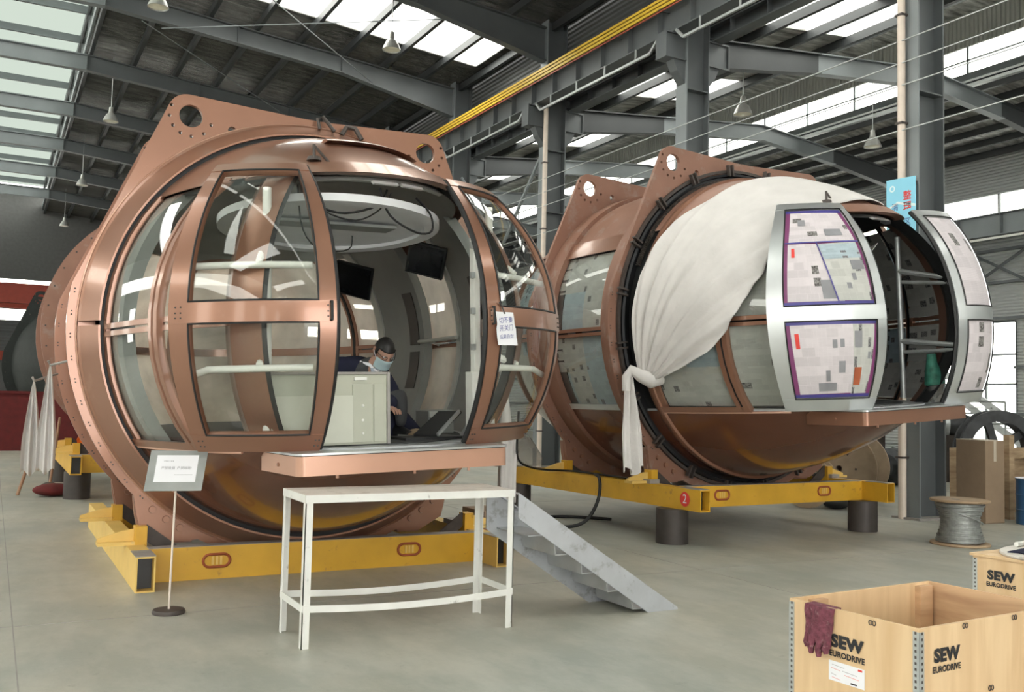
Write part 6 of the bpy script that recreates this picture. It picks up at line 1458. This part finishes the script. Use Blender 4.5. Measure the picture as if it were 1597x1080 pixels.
    def hair(a, v):
        ph = pi * v * 0.62; rr = sin(ph); z = cos(ph); f = cos(a) * rr; r = sin(a) * rr
        cut = 0.55 if f > 0.25 else 1.0
        return H(0.113 * f - 0.006, 0.087 * r, 0.135 * (z if f < 0.2 else max(z, 0.42)) + 0.004)
    b = MB(); b.surf(hair, [2 * pi * i / 32 for i in range(32)], frange(0.001, 1, 14), closed=True); b.build('hair', 'hair_black', T, smooth=80)
    b = MB(); b.slab(lambda a, z, o: H(0.118 * cos(a) * (1 + 0.12 * math.exp(-((z + 0.03) / 0.03) ** 2)) + o * 0.5, 0.092 * sin(a), z), frange(-1.15, 1.15, 15), frange(-0.118, -0.012, 8), 0.004); b.build('face_mask', 'mask_blue', T, smooth=80)
    for sg in (-1, 1): b = MB(); b.tube([H(0.05, sg * 0.084, -0.03), H(0.0, sg * 0.09, -0.01), H(-0.02, sg * 0.092, 0.01)], 0.003, 5); b.build('mask_loop', 'paper_white', T)
    for sg in (-1, 1):
        b = MB(); b.tube([H(0.115 + 0.004 * cos(q), sg * 0.035 + 0.024 * cos(q), 0.012 + 0.018 * sin(q)) for q in [2 * pi * i / 14 for i in range(14)]], 0.003, 5, closed=True); b.build('spectacle_rim', 'black_rubber', T)
        b = MB(); b.tube([H(0.108, sg * 0.06, 0.02), H(0.05, sg * 0.086, 0.025), H(-0.02, sg * 0.088, 0.028)], 0.0028, 5); b.build('spectacle_arm', 'black_rubber', T)
        b = MB(); b.ball((0, 0, 0), 0.001); 
    for sg in (-1, 1):
        e_ = hc + ax * 0.094 + rt * (sg * 0.034) + upv * 0.012
        MB(X).ball(tuple(e_), 0.011, 10, 6).build('eye', 'paper_white', T, smooth=80)
    # neck, shirt front
    b = MB(); b.tube([X((x0 + 0.0, y0 - 0.09, hp + 0.42)), X((x0 + 0.045, y0 - 0.17, hp + 0.49)), H(-0.03, 0, -0.06)], [0.075, 0.06, 0.055], 14); b.build('neck', 'skin', T, smooth=60)
    b = MB(X); b.slab(lambda u, v, o: (x0 + 0.04 + (u - 0.5) * (0.03 + 0.09 * v), y0 - 0.21 - 0.012 * cos((u - 0.5) * 3) - o + 0.06 * (1 - v), hp + 0.27 + 0.17 * v), frange(0, 1, 7), frange(0, 1, 6), 0.01); b.build('shirt_front', 'shirt_blue', T, smooth=60)
    for sg in (-1, 1): b = MB(X); b.tube([(x0 - 0.01 + sg * 0.07, y0 - 0.06, hp + 0.50), (x0 + 0.04 + sg * 0.06, y0 - 0.19, hp + 0.47), (x0 + 0.04, y0 - 0.235, hp + 0.40)], [0.018, 0.016, 0.01], 8); b.build('collar', 'paper_white', T, smooth=60)
    # hands resting behind the cabinet edge: palm with five separate fingers
    for sg, w in ((-1, (x0 - 0.26, y0 - 0.42, hp + 0.11)), (1, (x0 + 0.10, y0 - 0.40, hp + 0.09))):
        Jh = [(w[0], w[1], w[2], 0.026, 0.022), (w[0], w[1] - 0.06, w[2] - 0.012, 0.036, 0.016), (w[0], w[1] - 0.095, w[2] - 0.02, 0.036, 0.013)]
        Eh = [(0, 1), (1, 2)]
        skin('hand', Jh, Eh, 'skin')
        for k, (dx, L_) in enumerate(((-0.030, 0.06), (-0.010, 0.07), (0.011, 0.066), (0.031, 0.05))):
            b = MB(X); p = (w[0] + dx, w[1] - 0.10, w[2] - 0.02)
            b.tube([p, (p[0], p[1] - L_ * 0.45, p[2] - 0.004), (p[0], p[1] - L_ * 0.75, p[2] - 0.016), (p[0], p[1] - L_, p[2] - 0.034)], [0.0095, 0.009, 0.0085, 0.006], 8); b.build('finger', 'skin', T, smooth=60)
        b = MB(X); q = -sg; b.tube([(w[0] + q * 0.025, w[1] - 0.045, w[2] - 0.01), (w[0] + q * 0.052, w[1] - 0.075, w[2] - 0.018), (w[0] + q * 0.058, w[1] - 0.11, w[2] - 0.03)], [0.013, 0.011, 0.007], 8); b.build('thumb', 'skin', T, smooth=60)
    for x in (x0 + 0.26, x0 - 0.30):
        b = MB(X); b.slab(lambda u, v, o: (x + 0.1 * (u - 0.5) * (1 - 0.3 * v ** 3), y0 - 0.16 - 0.28 * v, -0.93 + (o and (0.10 - 0.055 * v) * (0.6 + 0.4 * sin(pi * u)))), frange(0, 1, 9), frange(0, 1, 9), 1); b.build('shoe', 'black_rubber', T, smooth=60)
man()
t = thing('low_stool', 'low dark stool under the seated person', 'stool', C1((PB[0] - 0.06, PB[1] + 0.17, -0.935)))
MB(C1).box(PB[0] - 0.22, PB[0] + 0.1, PB[1] + 0.02, PB[1] + 0.32, -0.89, -0.86).build('seat', 'interior_dark', t)
for sx in (-0.2, 0.08):
    for sy in (0.04, 0.3): MB(C1).box(PB[0] + sx - 0.015, PB[0] + sx + 0.015, PB[1] + sy - 0.015, PB[1] + sy + 0.015, -0.935, -0.89).build('leg', 'interior_dark', t)
